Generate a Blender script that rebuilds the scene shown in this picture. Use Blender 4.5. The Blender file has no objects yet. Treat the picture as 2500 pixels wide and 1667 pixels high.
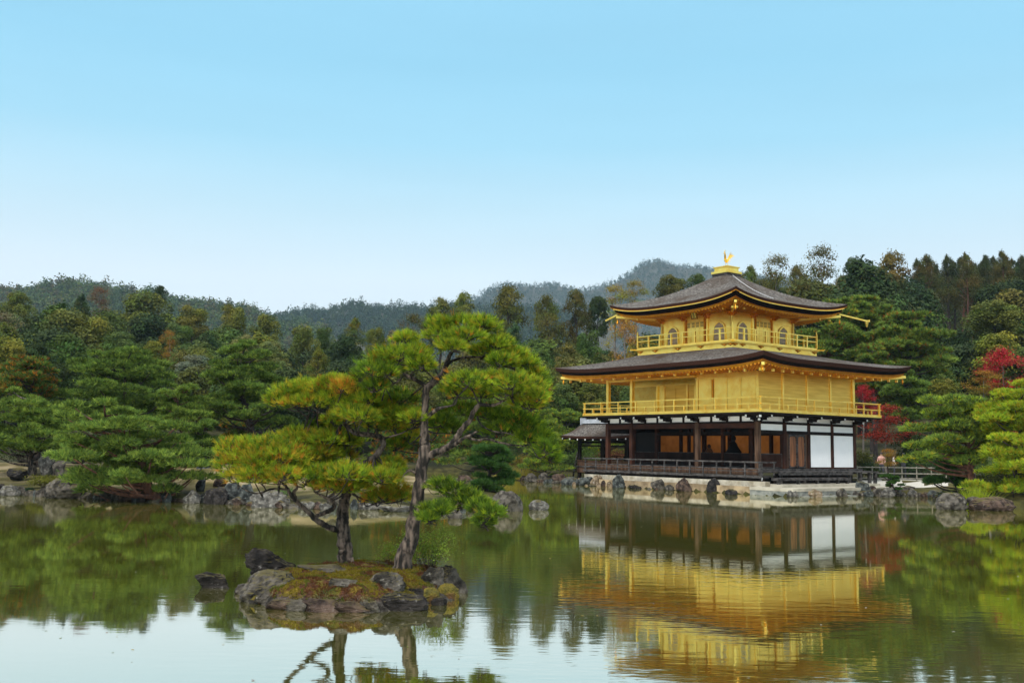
import bpy, bmesh, math, random
import numpy as np
from mathutils import Vector, Matrix, noise as mnoise

sc = bpy.context.scene
COL = sc.collection
# ------------------------------------------------------------------ camera, sky, sun, exposure
F, PITCH, ROLL, H = 2486.0, 0.1057, 0.0156, 2.09      # focal length for a 2500 px wide frame; eye 2.09 m above the water
cam_d = bpy.data.cameras.new('camera'); cam = bpy.data.objects.new('camera', cam_d); COL.objects.link(cam)
cam_d.sensor_width = 36.0; cam_d.lens = F / 2500.0 * 36.0; cam_d.clip_start = 0.1; cam_d.clip_end = 9000
cam.matrix_world = Matrix.Translation((0, 0, H)) @ Matrix.Rotation(math.pi / 2 + PITCH, 4, 'X') @ Matrix.Rotation(ROLL, 4, 'Z')
sc.camera = cam

SUN_EL, SUN_AZ = 46.0, 205.0           # degrees, azimuth clockwise from +Y (behind the viewer, to the left)
w = bpy.data.worlds.new("World"); sc.world = w; w.use_nodes = True
nt = w.node_tree; nt.nodes.clear()
out = nt.nodes.new('ShaderNodeOutputWorld'); bg = nt.nodes.new('ShaderNodeBackground')
sky = nt.nodes.new('ShaderNodeTexSky'); sky.sky_type = 'NISHITA'; sky.sun_disc = False
sky.sun_elevation = math.radians(SUN_EL); sky.sun_rotation = math.radians(SUN_AZ)
tc = nt.nodes.new('ShaderNodeTexCoord'); sep = nt.nodes.new('ShaderNodeSeparateXYZ')
ramp = nt.nodes.new('ShaderNodeValToRGB')
nt.links.new(tc.outputs['Generated'], sep.inputs[0])
mp = nt.nodes.new('ShaderNodeMapRange'); mp.inputs[1].default_value = 0; mp.inputs[2].default_value = 1
nt.links.new(sep.outputs['Z'], mp.inputs[0]); nt.links.new(mp.outputs[0], ramp.inputs[0])
# thin veil of cloud: pale at the horizon, blue higher up, white overcast overhead (values are radiance at exposure 0, halved)
cr = ramp.color_ramp
stops = [(0.0, (.335, .350, .362)), (.10, (.312, .340, .355)), (.16, (.280, .325, .350)), (.225, (.208, .297, .342)),
         (.29, (.139, .264, .334)), (.36, (.117, .249, .330)), (.43, (.117, .249, .334)), (.60, (.64, .68, .72)), (1.0, (.78, .79, .80))]
while len(cr.elements) < len(stops): cr.elements.new(.5)
for el, (p_, c_) in zip(cr.elements, stops): el.position = p_; el.color = (*c_, 1)
gain = nt.nodes.new('ShaderNodeVectorMath'); gain.operation = 'SCALE'; gain.inputs['Scale'].default_value = 2.0
cl = nt.nodes.new('ShaderNodeTexNoise'); cl.inputs['Scale'].default_value = 2.2; cl.inputs['Detail'].default_value = 5      # faint streaks of high cloud
cmap = nt.nodes.new('ShaderNodeMapping'); cmap.inputs['Scale'].default_value = (1, 1, 7); cmap.inputs['Rotation'].default_value = (.12, .05, 0)
nt.links.new(tc.outputs['Generated'], cmap.inputs[0]); nt.links.new(cmap.outputs[0], cl.inputs['Vector'])
cm = nt.nodes.new('ShaderNodeMapRange'); cm.inputs[1].default_value = .3; cm.inputs[2].default_value = .75; cm.inputs[3].default_value = 1.94; cm.inputs[4].default_value = 2.07
nt.links.new(cl.outputs[0], cm.inputs[0]); nt.links.new(cm.outputs[0], gain.inputs['Scale'])
nt.links.new(ramp.outputs[0], gain.inputs[0])
nish = nt.nodes.new('ShaderNodeVectorMath'); nish.operation = 'SCALE'; nish.inputs['Scale'].default_value = 0.1
nt.links.new(sky.outputs[0], nish.inputs[0])
mix = nt.nodes.new('ShaderNodeMix'); mix.data_type = 'RGBA'; mix.inputs[0].default_value = 0.95
nt.links.new(nish.outputs[0], mix.inputs[6]); nt.links.new(gain.outputs[0], mix.inputs[7])
nt.links.new(mix.outputs[2], bg.inputs['Color']); bg.inputs['Strength'].default_value = 1.0
nt.links.new(bg.outputs[0], out.inputs['Surface'])

sun_d = bpy.data.lights.new('sun', 'SUN'); sun = bpy.data.objects.new('sun', sun_d); COL.objects.link(sun)
sun_d.energy = 2.3; sun_d.angle = math.radians(10); sun_d.color = (1.0, .95, .87)
sd = Vector((math.sin(math.radians(SUN_AZ)) * math.cos(math.radians(SUN_EL)), math.cos(math.radians(SUN_AZ)) * math.cos(math.radians(SUN_EL)), math.sin(math.radians(SUN_EL))))
sun.rotation_euler = sd.to_track_quat('Z', 'Y').to_euler()
vs = sc.view_settings; vs.view_transform = 'Standard'; vs.look = 'None'; vs.gamma = 1; vs.exposure = 0.55
sc.cycles.use_denoising = True
sc.cycles.max_bounces = 8; sc.cycles.transparent_max_bounces = 4; sc.cycles.volume_bounces = 0

# ------------------------------------------------------------------ helpers
def ray(px, py):
    u, v = px - 1250, py - 833.5
    c, s = math.cos(ROLL), math.sin(ROLL)
    x = c * u + s * v; y = -s * u + c * v
    d = (x / F, 1.0, -y / F)
    cp, sp = math.cos(PITCH), math.sin(PITCH)
    return np.array([d[0], cp * d[1] - sp * d[2], sp * d[1] + cp * d[2]])
def gz(px, py, z=0.0):
    d = ray(px, py); t = (z - H) / d[2]; return np.array([d[0] * t, d[1] * t, z])
def at(px, py, Y):
    d = ray(px, py); t = Y / d[1]; return np.array([d[0] * t, Y, H + d[2] * t])
def mpp(Y): return Y / F          # metres per reference pixel at distance Y

class Geo:
    """collects faces; build() links them as ONE mesh object"""
    def __init__(self): self.V = []; self.Fc = []; self.T = []; self.n = 0
    def add(self, v, f, tint=None, m=0, smooth=False):
        v = np.asarray(v, dtype=np.float32).reshape(-1, 3)
        if isinstance(f, np.ndarray) or (len(f) and all(len(q) == len(f[0]) for q in f)):
            groups = [np.asarray(f, dtype=np.int32)]
        else:
            d = {}
            for q in f: d.setdefault(len(q), []).append(q)
            groups = [np.asarray(q, dtype=np.int32) for q in d.values()]
        for g in groups: self.Fc.append((g + self.n, m, smooth))
        self.V.append(v)
        if tint is None: t = np.ones((len(v), 3), np.float32)
        else:
            t = np.asarray(tint, np.float32)
            if t.ndim == 1: t = np.tile(t, (len(v), 1))
        self.T.append(t); self.n += len(v)
    def mesh(self, name, mats):
        me = bpy.data.meshes.new(name)
        V = np.concatenate(self.V); T = np.concatenate(self.T)
        me.vertices.add(len(V)); me.vertices.foreach_set('co', V.ravel())
        starts = []; loops = []; mi = []; sm = []; k = 0
        for g, m, s in self.Fc:
            n_, w_ = g.shape
            starts.append(np.arange(n_, dtype=np.int32) * w_ + k); loops.append(g.ravel()); k += n_ * w_
            mi.append(np.full(n_, m, np.int32)); sm.append(np.full(n_, s, bool))
        loops = np.concatenate(loops); starts = np.concatenate(starts)
        me.loops.add(len(loops)); me.loops.foreach_set('vertex_index', loops)
        me.polygons.add(len(starts)); me.polygons.foreach_set('loop_start', starts)
        me.polygons.foreach_set('material_index', np.concatenate(mi)); me.polygons.foreach_set('use_smooth', np.concatenate(sm))
        ca = me.color_attributes.new('tint', 'FLOAT_COLOR', 'POINT')
        ca.data.foreach_set('color', np.concatenate([T, np.ones((len(T), 1), np.float32)], 1).ravel())
        for m_ in (mats if isinstance(mats, (list, tuple)) else [mats]): me.materials.append(m_)
        me.update(calc_edges=True); me.validate()
        return me
    def build(self, name, mats, parent=None, loc=None, **kw):
        o = bpy.data.objects.new(name, self.mesh(name, mats)); COL.objects.link(o)
        if parent: o.parent = parent
        if loc is not None: o.location = loc
        for k_, v_ in kw.items(): o[k_] = v_
        return o
    # shapes -----------------------------------------------------
    def hexa(self, p, m=0, tint=None):
        """8 points: bottom ring then top ring"""
        self.add(p, [[0, 3, 2, 1], [4, 5, 6, 7], [0, 1, 5, 4], [1, 2, 6, 5], [2, 3, 7, 6], [3, 0, 4, 7]], tint, m)
    def box(self, s0, s1, e0, e1, z0, z1, m=0, tint=None):
        a = [(-s0, e0), (-s1, e0), (-s1, e1), (-s0, e1)]
        if (s1 - s0) * (e1 - e0) > 0: a = a[::-1]
        self.hexa([(x, y, z0) for x, y in a] + [(x, y, z1) for x, y in a], m, tint)
    def bar(self, p, q, w_, h_, m=0, tint=None, up=(0, 0, 1)):
        p, q = Vector(p), Vector(q); d = (q - p).normalized(); u = Vector(up)
        if abs(d.dot(u)) > .98: u = Vector((1, 0, 0))
        r = d.cross(u).normalized(); u = r.cross(d).normalized()
        r *= w_ / 2; u *= h_ / 2
        self.hexa([p - r - u, p + r - u, q + r - u, q - r - u, p - r + u, p + r + u, q + r + u, q - r + u], m, tint)
    def tube(self, pts, rad, n=8, m=0, tint=None, rough=0.0, seed=0, cap=True):
        pts = [Vector(p) for p in pts]
        if not isinstance(rad, (list, tuple, np.ndarray)): rad = [rad] * len(pts)
        rng = np.random.RandomState(seed); V = []; up = Vector((0.3, 0.1, 1)).normalized()
        prev = None
        for i, p in enumerate(pts):
            d = (pts[min(i + 1, len(pts) - 1)] - pts[max(i - 1, 0)]).normalized()
            if prev is None:
                a = d.cross(up if abs(d.dot(up)) < .9 else Vector((1, 0, 0))).normalized()
            else: a = (prev - d * prev.dot(d)).normalized()
            prev = a; b = d.cross(a)
            for k in range(n):
                an = 2 * math.pi * k / n; rr = rad[i] * (1 + rough * (rng.rand() - .5))
                V.append(p + a * math.cos(an) * rr + b * math.sin(an) * rr)
        Fs = []
        for i in range(len(pts) - 1):
            for k in range(n):
                k2 = (k + 1) % n; Fs.append([i * n + k, i * n + k2, (i + 1) * n + k2, (i + 1) * n + k])
        self.add([tuple(v) for v in V], np.array(Fs), tint, m, True)
        if cap:
            self.add([tuple(v) for v in V[:n]], [list(range(n))[::-1]], tint, m); self.add([tuple(v) for v in V[-n:]], [list(range(n))], tint, m)
    def lathe(self, prof, c=(0, 0, 0), n=16, m=0, tint=None, sx=1, sy=1):
        V = []; Fs = []
        for r_, z_ in prof:
            for k in range(n):
                a = 2 * math.pi * k / n; V.append((c[0] + r_ * sx * math.cos(a), c[1] + r_ * sy * math.sin(a), c[2] + z_))
        for i in range(len(prof) - 1):
            for k in range(n):
                k2 = (k + 1) % n; Fs.append([i * n + k, i * n + k2, (i + 1) * n + k2, (i + 1) * n + k])
        self.add(V, np.array(Fs), tint, m, True)
        self.add(V[:n], [list(range(n))[::-1]], tint, m); self.add(V[-n:], [list(range(n))], tint, m)
    def blades(self, C, D, n, L, wd, spread, tint, rng, taper=.25, jit=.35):
        """sprays of thin needle blades: C centres (N,3), D directions (N,3)"""
        N = len(C); C = np.repeat(C, n, 0); D = np.repeat(D, n, 0)
        d = D + rng.normal(0, spread, (N * n, 3)); d /= np.linalg.norm(d, axis=1, keepdims=True) + 1e-9
        ln = L * (1 + jit * (rng.rand(N * n, 1) - .5) * 2)
        r = rng.normal(0, 1, (N * n, 3)); s = np.cross(d, r); s /= np.linalg.norm(s, axis=1, keepdims=True) + 1e-9
        a = C - s * wd / 2; b = C + s * wd / 2; t = C + d * ln
        V = np.stack([a, b, t + s * wd * taper / 2, t - s * wd * taper / 2], 1).reshape(-1, 3)
        Fs = np.arange(N * n * 4, dtype=np.int32).reshape(-1, 4)
        T = np.repeat(np.repeat(tint, n, 0) * (1 + .25 * (rng.rand(N * n, 1) - .5)), 4, 0)
        self.add(V, Fs, T)
    def leaves(self, C, D, size, tint, rng, aspect=.6, jit=.5):
        """one rhombus leaf (or leaf clump) per centre, facing roughly D"""
        N = len(C); nrm = D + rng.normal(0, jit, (N, 3)); nrm /= np.linalg.norm(nrm, axis=1, keepdims=True) + 1e-9
        r = rng.normal(0, 1, (N, 3)); a = np.cross(nrm, r); a /= np.linalg.norm(a, axis=1, keepdims=True) + 1e-9
        b = np.cross(nrm, a); sz = size * (.6 + .8 * rng.rand(N, 1))
        V = np.stack([C - a * sz, C - b * sz * aspect, C + a * sz, C + b * sz * aspect], 1).reshape(-1, 3)
        self.add(V, np.arange(N * 4, dtype=np.int32).reshape(-1, 4), np.repeat(tint, 4, 0))

def tag(o, label=None, cat=None, group=None, kind=None):
    if label: o['label'] = label
    if cat: o['category'] = cat
    if group: o['group'] = group
    if kind: o['kind'] = kind
    return o
def thing(name, label, cat, loc=(0, 0, 0), rz=0.0, group=None):
    o = bpy.data.objects.new(name, None); COL.objects.link(o); o.location = loc; o.rotation_euler = (0, 0, rz)
    o.empty_display_size = .3
    return tag(o, label, cat, group)
def copy_tree(o, parent=None):
    c = o.copy(); COL.objects.link(c)
    if parent: c.parent = parent
    for ch in o.children: copy_tree(ch, c)
    return c

# ------------------------------------------------------------------ materials
def new_mat(name):
    m = bpy.data.materials.new(name); m.use_nodes = True
    n = m.node_tree; b = n.nodes['Principled BSDF']; return m, n, b
def mat(name, c1, c2=None, scale=4.0, rough=.7, metal=0.0, bump=0.0, bscale=None, stretch=(1, 1, 1), detail=6, lo=.35, hi=.65, spec=.4, c3=None, s3=1.0, t3=(.55, .65)):
    m, n, b = new_mat(name); L = n.links
    b.inputs['Roughness'].default_value = rough; b.inputs['Metallic'].default_value = metal
    b.inputs['Specular IOR Level'].default_value = spec
    t = n.nodes.new('ShaderNodeTexCoord'); mp_ = n.nodes.new('ShaderNodeMapping'); mp_.inputs['Scale'].default_value = stretch
    L.new(t.outputs['Object'], mp_.inputs[0])
    nz = n.nodes.new('ShaderNodeTexNoise'); nz.inputs['Scale'].default_value = scale; nz.inputs['Detail'].default_value = detail
    L.new(mp_.outputs[0], nz.inputs['Vector'])
    col = None
    if c2:
        r = n.nodes.new('ShaderNodeValToRGB'); r.color_ramp.elements[0].position = lo; r.color_ramp.elements[1].position = hi
        r.color_ramp.elements[0].color = (*c1, 1); r.color_ramp.elements[1].color = (*c2, 1)
        L.new(nz.outputs[0], r.inputs[0]); col = r.outputs[0]
        if c3:
            n3 = n.nodes.new('ShaderNodeTexNoise'); n3.inputs['Scale'].default_value = s3; n3.inputs['Detail'].default_value = 8
            n3.inputs['Roughness'].default_value = .65
            L.new(t.outputs['Object'], n3.inputs['Vector'])
            r3 = n.nodes.new('ShaderNodeMapRange'); r3.inputs[1].default_value = t3[0]; r3.inputs[2].default_value = t3[1]
            L.new(n3.outputs[0], r3.inputs[0])
            mx = n.nodes.new('ShaderNodeMix'); mx.data_type = 'RGBA'; L.new(r3.outputs[0], mx.inputs[0]); L.new(col, mx.inputs[6])
            mx.inputs[7].default_value = (*c3, 1); col = mx.outputs[2]
        L.new(col, b.inputs['Base Color'])
    else: b.inputs['Base Color'].default_value = (*c1, 1)
    if bump:
        bn = n.nodes.new('ShaderNodeBump'); bn.inputs['Strength'].default_value = bump; bn.inputs['Distance'].default_value = .03
        src = nz
        if bscale:
            src = n.nodes.new('ShaderNodeTexNoise'); src.inputs['Scale'].default_value = bscale; src.inputs['Detail'].default_value = 8
            L.new(mp_.outputs[0], src.inputs['Vector'])
        L.new(src.outputs[0], bn.inputs['Height']); L.new(bn.outputs[0], b.inputs['Normal'])
    return m
def foliage_mat(name, trans=.25, rough=.6):
    """base colour = vertex tint x object colour; a little light passes through the blade"""
    m, n, b = new_mat(name); L = n.links
    a = n.nodes.new('ShaderNodeAttribute'); a.attribute_name = 'tint'
    oi = n.nodes.new('ShaderNodeObjectInfo')
    mx = n.nodes.new('ShaderNodeMix'); mx.data_type = 'RGBA'; mx.blend_type = 'MULTIPLY'; mx.inputs[0].default_value = 1
    L.new(a.outputs['Color'], mx.inputs[6]); L.new(oi.outputs['Color'], mx.inputs[7])
    L.new(mx.outputs[2], b.inputs['Base Color']); b.inputs['Roughness'].default_value = .8; b.inputs['Specular IOR Level'].default_value = .07
    tr = n.nodes.new('ShaderNodeBsdfTranslucent'); L.new(mx.outputs[2], tr.inputs[0])
    ms = n.nodes.new('ShaderNodeMixShader'); ms.inputs[0].default_value = trans
    o = n.nodes['Material Output']; L.new(b.outputs[0], ms.inputs[1]); L.new(tr.outputs[0], ms.inputs[2]); L.new(ms.outputs[0], o.inputs[0])
    return m
M = {}
M['needle'] = foliage_mat('pine_needles', .3)
M['leaf'] = foliage_mat('leaves', .25)
M['bark'] = mat('pine_bark', (.010, .008, .006), (.135, .102, .08), 15, .95, bump=1.0, stretch=(1, 1, .3), detail=8, lo=.43, hi=.62)
M['bark_dark'] = mat('dark_bark', (.012, .009, .008), (.045, .034, .028), 9, .9, bump=.6, stretch=(1, 1, .3))
M['bark_red'] = mat('red_pine_bark', (.03, .013, .008), (.14, .06, .035), 7, .9, bump=.6, stretch=(1, 1, .4))
M['bark_pale'] = mat('pale_bark', (.08, .07, .06), (.2, .18, .16), 6, .9, bump=.4, stretch=(1, 1, .3))
def rock_mat(name, a, b_, lich, t3=(.56, .66)):
    a = tuple(q * .7 for q in a); b_ = tuple(q * .75 for q in b_); lich = tuple(q * .8 for q in lich)
    m = mat(name, a, b_, 4.5, .9, bump=1.0, bscale=9, lo=.40, hi=.60, c3=lich, s3=9, t3=t3, spec=.2, detail=9)
    n = m.node_tree; b = n.nodes['Principled BSDF']; src = b.inputs['Base Color'].links[0].from_socket          # thin moss and litter on ledges that face up
    ge = n.nodes.new('ShaderNodeNewGeometry'); sx = n.nodes.new('ShaderNodeSeparateXYZ'); n.links.new(ge.outputs['Normal'], sx.inputs[0])
    nz = n.nodes.new('ShaderNodeTexNoise'); nz.inputs['Scale'].default_value = 3.5; nz.inputs['Detail'].default_value = 6; n.links.new(ge.outputs['Position'], nz.inputs['Vector'])
    ad = n.nodes.new('ShaderNodeMath'); ad.operation = 'ADD'; n.links.new(sx.outputs['Z'], ad.inputs[0]); n.links.new(nz.outputs[0], ad.inputs[1])
    mr = n.nodes.new('ShaderNodeMapRange'); mr.inputs[1].default_value = 1.22; mr.inputs[2].default_value = 1.55; mr.inputs[4].default_value = .75; n.links.new(ad.outputs[0], mr.inputs[0])
    mx = n.nodes.new('ShaderNodeMix'); mx.data_type = 'RGBA'; n.links.new(mr.outputs[0], mx.inputs[0]); n.links.new(src, mx.inputs[6]); mx.inputs[7].default_value = (.085, .07, .018, 1); n.links.new(mx.outputs[2], b.inputs['Base Color'])
    return m
M['rock_grey'] = rock_mat('grey_rock', (.024, .021, .017), (.118, .104, .086), (.235, .22, .19), (.60, .70))
M['rock_dark'] = rock_mat('dark_rock', (.008, .007, .007), (.035, .03, .028), (.2, .19, .18), (.62, .7))
M['rock_blue'] = rock_mat('blue_grey_rock', (.018, .021, .021), (.085, .095, .09), (.22, .235, .215), (.60, .68))
M['rock_brown'] = rock_mat('brown_rock', (.022, .014, .011), (.10, .066, .05), (.2, .18, .155), (.6, .7))
M['rock_tan'] = rock_mat('tan_rock', (.12, .085, .05), (.28, .21, .14), (.3, .28, .25))
M['rock_pale'] = rock_mat('pale_rock', (.045, .043, .038), (.145, .135, .12), (.24, .235, .21), (.54, .69))
M['moss'] = mat('moss', (.05, .045, .006), (.17, .13, .012), 9, .95, bump=1.0, bscale=40, lo=.35, hi=.65, c3=(.075, .035, .012), s3=2.2, t3=(.5, .6))
M['straw'] = mat('straw_ground', (.13, .10, .05), (.30, .24, .14), 2.2, .95, bump=.8, bscale=25, c3=(.075, .07, .012), s3=.35, t3=(.50, .60))
M['soil'] = mat('forest_floor', (.012, .014, .006), (.05, .045, .02), .4, .95, bump=.5, bscale=3)
M['gold'] = mat('gold_leaf', (.97, .635, .105), (1.0, .765, .19), 2.5, .33, .88, bump=.10, bscale=18, lo=.3, hi=.7, spec=.5, c3=(.86, .47, .06), s3=1.1, t3=(.50, .72))
M['gold_blind'] = mat('gold_slats', (.80, .50, .085), (.97, .665, .14), 3, .44, .85, bump=.12, bscale=60, stretch=(.2, .2, 3.0))
M['gold_shaded'] = mat('shaded_gold_trim', (.56, .22, .014), (.72, .31, .03), 3, .45, .92)  # gold leaf deepened: eave shade and gold bounce put into the colour; also trim
M['thatch'] = mat('bark_thatch', (.022, .019, .017), (.175, .158, .142), 7, .98, bump=1.0, bscale=20, stretch=(1, 1, 3.2), detail=9, lo=.36, hi=.66, c3=(.055, .040, .030), s3=.6, t3=(.46, .64), spec=.1)
M['thatch_edge'] = mat('thatch_edge', (.018, .008, .006), (.055, .022, .014), 12, .95, spec=.1, bump=.5, stretch=(1, 1, 6))
M['eave_black'] = mat('black_eave', (.006, .004, .004), (.012, .008, .006), 8, .9, spec=.05)
M['wood_dark'] = mat('dark_wood', (.007, .005, .004), (.018, .012, .010), 6, .8, spec=.12, bump=.3, stretch=(1, 1, .2))
M['wood_red'] = mat('red_brown_wood', (.022, .008, .005), (.06, .021, .011), 5, .75, spec=.15, bump=.3, stretch=(.25, .25, .25))
M['wood_column'] = mat('brown_column', (.035, .018, .011), (.11, .062, .038), 6, .85, spec=.15, bump=.3, stretch=(1.5, 1.5, .15))
M['wood_door'] = mat('door_wood', (.06, .018, .006), (.30, .11, .035), 5, .55, bump=.2, stretch=(2.2, 2.2, .2), lo=.3, hi=.7)
M['wood_grey'] = mat('weathered_wood', (.016, .014, .014), (.085, .078, .074), 7, .9, spec=.15, bump=.4, stretch=(.5, .5, 1))
M['plaster'] = mat('white_plaster', (.86, .85, .84), (.90, .89, .88), 1.5, .9)
M['plaster_old'] = mat('weathered_plaster', (.22, .19, .13), (.48, .44, .36), 2.2, .95, bump=.3, bscale=9, c3=(.2, .19, .16), s3=1.8, t3=(.52, .68))
M['sandstone'] = mat('beige_stone', (.13, .09, .05), (.36, .27, .16), 1.8, .95, bump=.4, bscale=9, c3=(.16, .13, .08), s3=2.5, t3=(.54, .7))
M['slab'] = mat('pale_paving', (.27, .245, .19), (.42, .385, .31), 1.5, .95, bump=.2, bscale=12)
M['slab_side'] = mat('grey_kerb_stone', (.10, .11, .10), (.25, .25, .22), 3, .95, bump=.4, bscale=9)
M['gravel'] = mat('white_gravel', (.32, .30, .25), (.48, .45, .39), 30, .95, bump=.5)
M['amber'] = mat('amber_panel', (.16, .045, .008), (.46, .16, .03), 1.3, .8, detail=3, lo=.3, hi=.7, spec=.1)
ab = M['amber'].node_tree.nodes['Principled BSDF']; ab.inputs['Emission Color'].default_value = (.85, .30, .055, 1); ab.inputs['Emission Strength'].default_value = .06   # glow added to the gilded panels in place of hall lamplight
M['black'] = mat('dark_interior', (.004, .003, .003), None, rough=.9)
M['white_tip'] = mat('white_paint', (.75, .75, .74), None, rough=.7)
M['tile'] = mat('grey_tile', (.25, .27, .30), (.42, .44, .47), 4, .6)
M['lattice_pale'] = mat('pale_lattice', (.62, .52, .40), None, rough=.6)
M['lattice_back'] = mat('window_dark', (.06, .04, .035), (.12, .08, .06), 3, .6)
M['bamboo'] = mat('bamboo_rail', (.15, .135, .105), (.30, .275, .22), 6, .8)
M['chain'] = mat('pale_chain', (.5, .5, .5), None, rough=.5, metal=.4)
# ------------------------------------------------------------------ the golden pavilion (local frame: s runs west along the south face, e runs north along the east face)
TH = .9241; CX, CY = 13.146, 54.359; B = 2.13
Evec = np.array([math.sin(TH), math.cos(TH)]); Svec = np.array([-math.cos(TH), math.sin(TH)])
def SE(s, e, z=0.0): p = np.array([CX, CY]) + s * Svec + e * Evec; return np.array([p[0], p[1], z])
def P(s, e, z): return (-s, e, z)
SL, EL = 5.5 * B, 4 * B
pav = thing('golden_pavilion', 'three storey pavilion with gold leaf upper walls and dark bark roofs by the pond', 'pavilion', (CX, CY, 0), -TH)
colsS = [0, 2 * B, 4.5 * B, 5.5 * B]
def part(name, g, mats, parent=pav, **kw): return g.build(name, mats, parent, **kw)

# ---- ground storey
g = Geo(); g.box(-.35, SL + .3, -.35, EL + .35, 1.08, 1.30); part('floor', g, M['wood_grey'])
def column(s, e, z0, z1, r, m):
    g = Geo(); g.box(s - r, s + r, e - r, e + r, z0, z1); part('column', g, m)
for s in colsS: column(s, 0, 1.0, 3.78, .12, M['wood_column'] if s < 5 else M['wood_red'])
for k in range(1, 5): column(0, k * B, 1.0, 3.78, .11 if k != 1 else .13, M['wood_red'])
for k in (4, 5): column(SL, (k - 3) * B, 1.0, 3.78, .12, M['wood_red'])
column(SL, EL, 1.0, 3.78, .12, M['wood_red'])
for s in (9.585, 6.39, 4.26, 2.13, 11.6): column(s, B, 1.3, 3.5, .10, M['wood_red'])
g = Geo(); g.box(-.06, SL + .1, -.07, .07, 3.44, 3.70); part('beam', g, M['wood_red'])
g = Geo(); g.box(-.10, SL + .1, -.10, .10, 3.70, 3.80); g.box(-.09, .09, .1, EL + .1, 3.68, 3.81); part('beam', g, M['wood_dark'])
g = Geo(); g.box(-.085, .085, .12, EL, 3.17, 3.34); part('beam', g, M['wood_dark'])
g = Geo(); g.box(.1, 9.7, B - .08, B + .08, 3.11, 3.30); part('beam', g, M['wood_dark'])
g = Geo(); g.box(SL - .08, SL + .08, .1, EL, 3.2, 3.7); part('beam', g, M['wood_dark'])
g = Geo(); g.box(.05, SL, .05, EL, 3.60, 3.66); part('ceiling', g, M['wood_dark'])
for k in range(4):
    g = Geo(); g.box(-.055, .055, k * B + .12, (k + 1) * B - .10, 3.345, 3.675); part('plaster_panel', g, M['plaster'])
for k in (2, 3):
    g = Geo(); g.box(-.05, .05, k * B + .12, (k + 1) * B - .10, 1.38, 3.165); part('plaster_panel', g, M['plaster'])
g = Geo(); g.box(-.08, .08, 2 * B, EL, 1.30, 1.375); part('sill', g, M['wood_red'])
# doors of the second bay
for a, b_ in ((2.52, 3.20), (3.25, 3.95)):
    g = Geo(); g.box(-.045, .045, a, b_, 1.34, 3.16, 0)
    g.box(-.065, -.046, a + .0, a + .07, 1.34, 3.16, 1); g.box(-.065, -.046, b_ - .07, b_, 1.34, 3.16, 1)
    for z0, z1, sg in ((3.0, 3.16, 1), (1.34, 1.46, -1)):
        g.box(-.064, -.047, a + .07, b_ - .07, z0 + .05 if sg > 0 else z0, z1 if sg > 0 else z1 - .05, 1)
        zc = z0 + .05 if sg > 0 else z1 - .05; n_ = 6
        for i in range(n_):                               # rounded inner corners
            t0 = i / n_; wv = .16 * (1 - math.sqrt(max(0, 1 - (1 - t0) ** 2)))
            zz = zc - sg * .025 * i
            g.box(-.063, -.048, a + .07, a + .07 + wv + .004, zz - .0125, zz + .0125, 1)
            g.box(-.063, -.048, b_ - .07 - wv - .004, b_ - .07, zz - .0125, zz + .0125, 1)
    d = part('door', g, [M['wood_door'], M['wood_grey']], label='red brown panelled door leaf in a grey frame')
for a, b_ in ((2.27, 2.50), (3.97, 4.14)): g = Geo(); g.box(-.05, .05, a, b_, 1.32, 3.17); part('door_post', g, M['wood_column'])
# half-height lattice screens
def lattice(s0, s1, e, z0=1.34, z1=2.10, along='s'):
    g = Geo()
    def bx(a, b_, z_0, z_1, d, m):
        if along == 's': g.box(a, b_, e - d, e + d, z_0, z_1, m)
        else: g.box(e - d, e + d, a, b_, z_0, z_1, m)
    bx(s0, s1, z0, z1, .008, 0)
    n_ = int((s1 - s0) / .085)
    for i in range(1, n_): a = s0 + (s1 - s0) * i / n_; bx(a - .009, a + .009, z0 + .02, z1 - .02, .022, 1)
    for i in range(1, 9): z = z0 + (z1 - z0) * i / 9; bx(s0 + .02, s1 - .02, z - .009, z + .009, .020, 1)
    bx(s0, s1, z1 - .035, z1, .03, 2); bx(s0, s1, z0, z0 + .035, .03, 2)
    for a in (s0, s1 - .03): bx(a, a + .03, z0 + .036, z1 - .036, .029, 2)
    part('lattice_screen', g, [M['wood_dark'], M['wood_red'], M['wood_grey']])
for a, b_ in ((.12, 2.02), (2.24, 4.15), (4.37, 6.28), (6.50, 9.47), (9.70, 11.5)): lattice(a, b_, B)
lattice(.14, 1.98, 0, along='e')
# interior: amber walls behind, dark closet at the west end
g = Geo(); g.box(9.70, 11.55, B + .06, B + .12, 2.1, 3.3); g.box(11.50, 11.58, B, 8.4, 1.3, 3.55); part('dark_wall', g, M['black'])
for a, b_ in ((9.67, 11.4), (8.95, 9.46), (7.9, 8.8), (5.75, 7.47), (4.05, 5.45), (2.6, 3.9), (.35, 2.4)):
    g = Geo(); g.box(a, b_, 4.30, 4.36, 1.7, 3.12); part('amber_panel', g, M['amber'])
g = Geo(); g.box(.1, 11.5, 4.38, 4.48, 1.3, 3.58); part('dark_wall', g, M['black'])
for a in (9.56, 8.87, 7.65, 5.6, 4.0, 2.5):
    g = Geo(); g.box(a - .09, a + .09, 4.15, 4.29, 1.3, 3.5); part('column', g, M['wood_red'])
g = Geo(); g.box(.30, 1.0, 4.20, 4.28, 2.0, 3.0); part('hanging_scroll', g, M['amber'])
for i in range(7):
    pass
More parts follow.
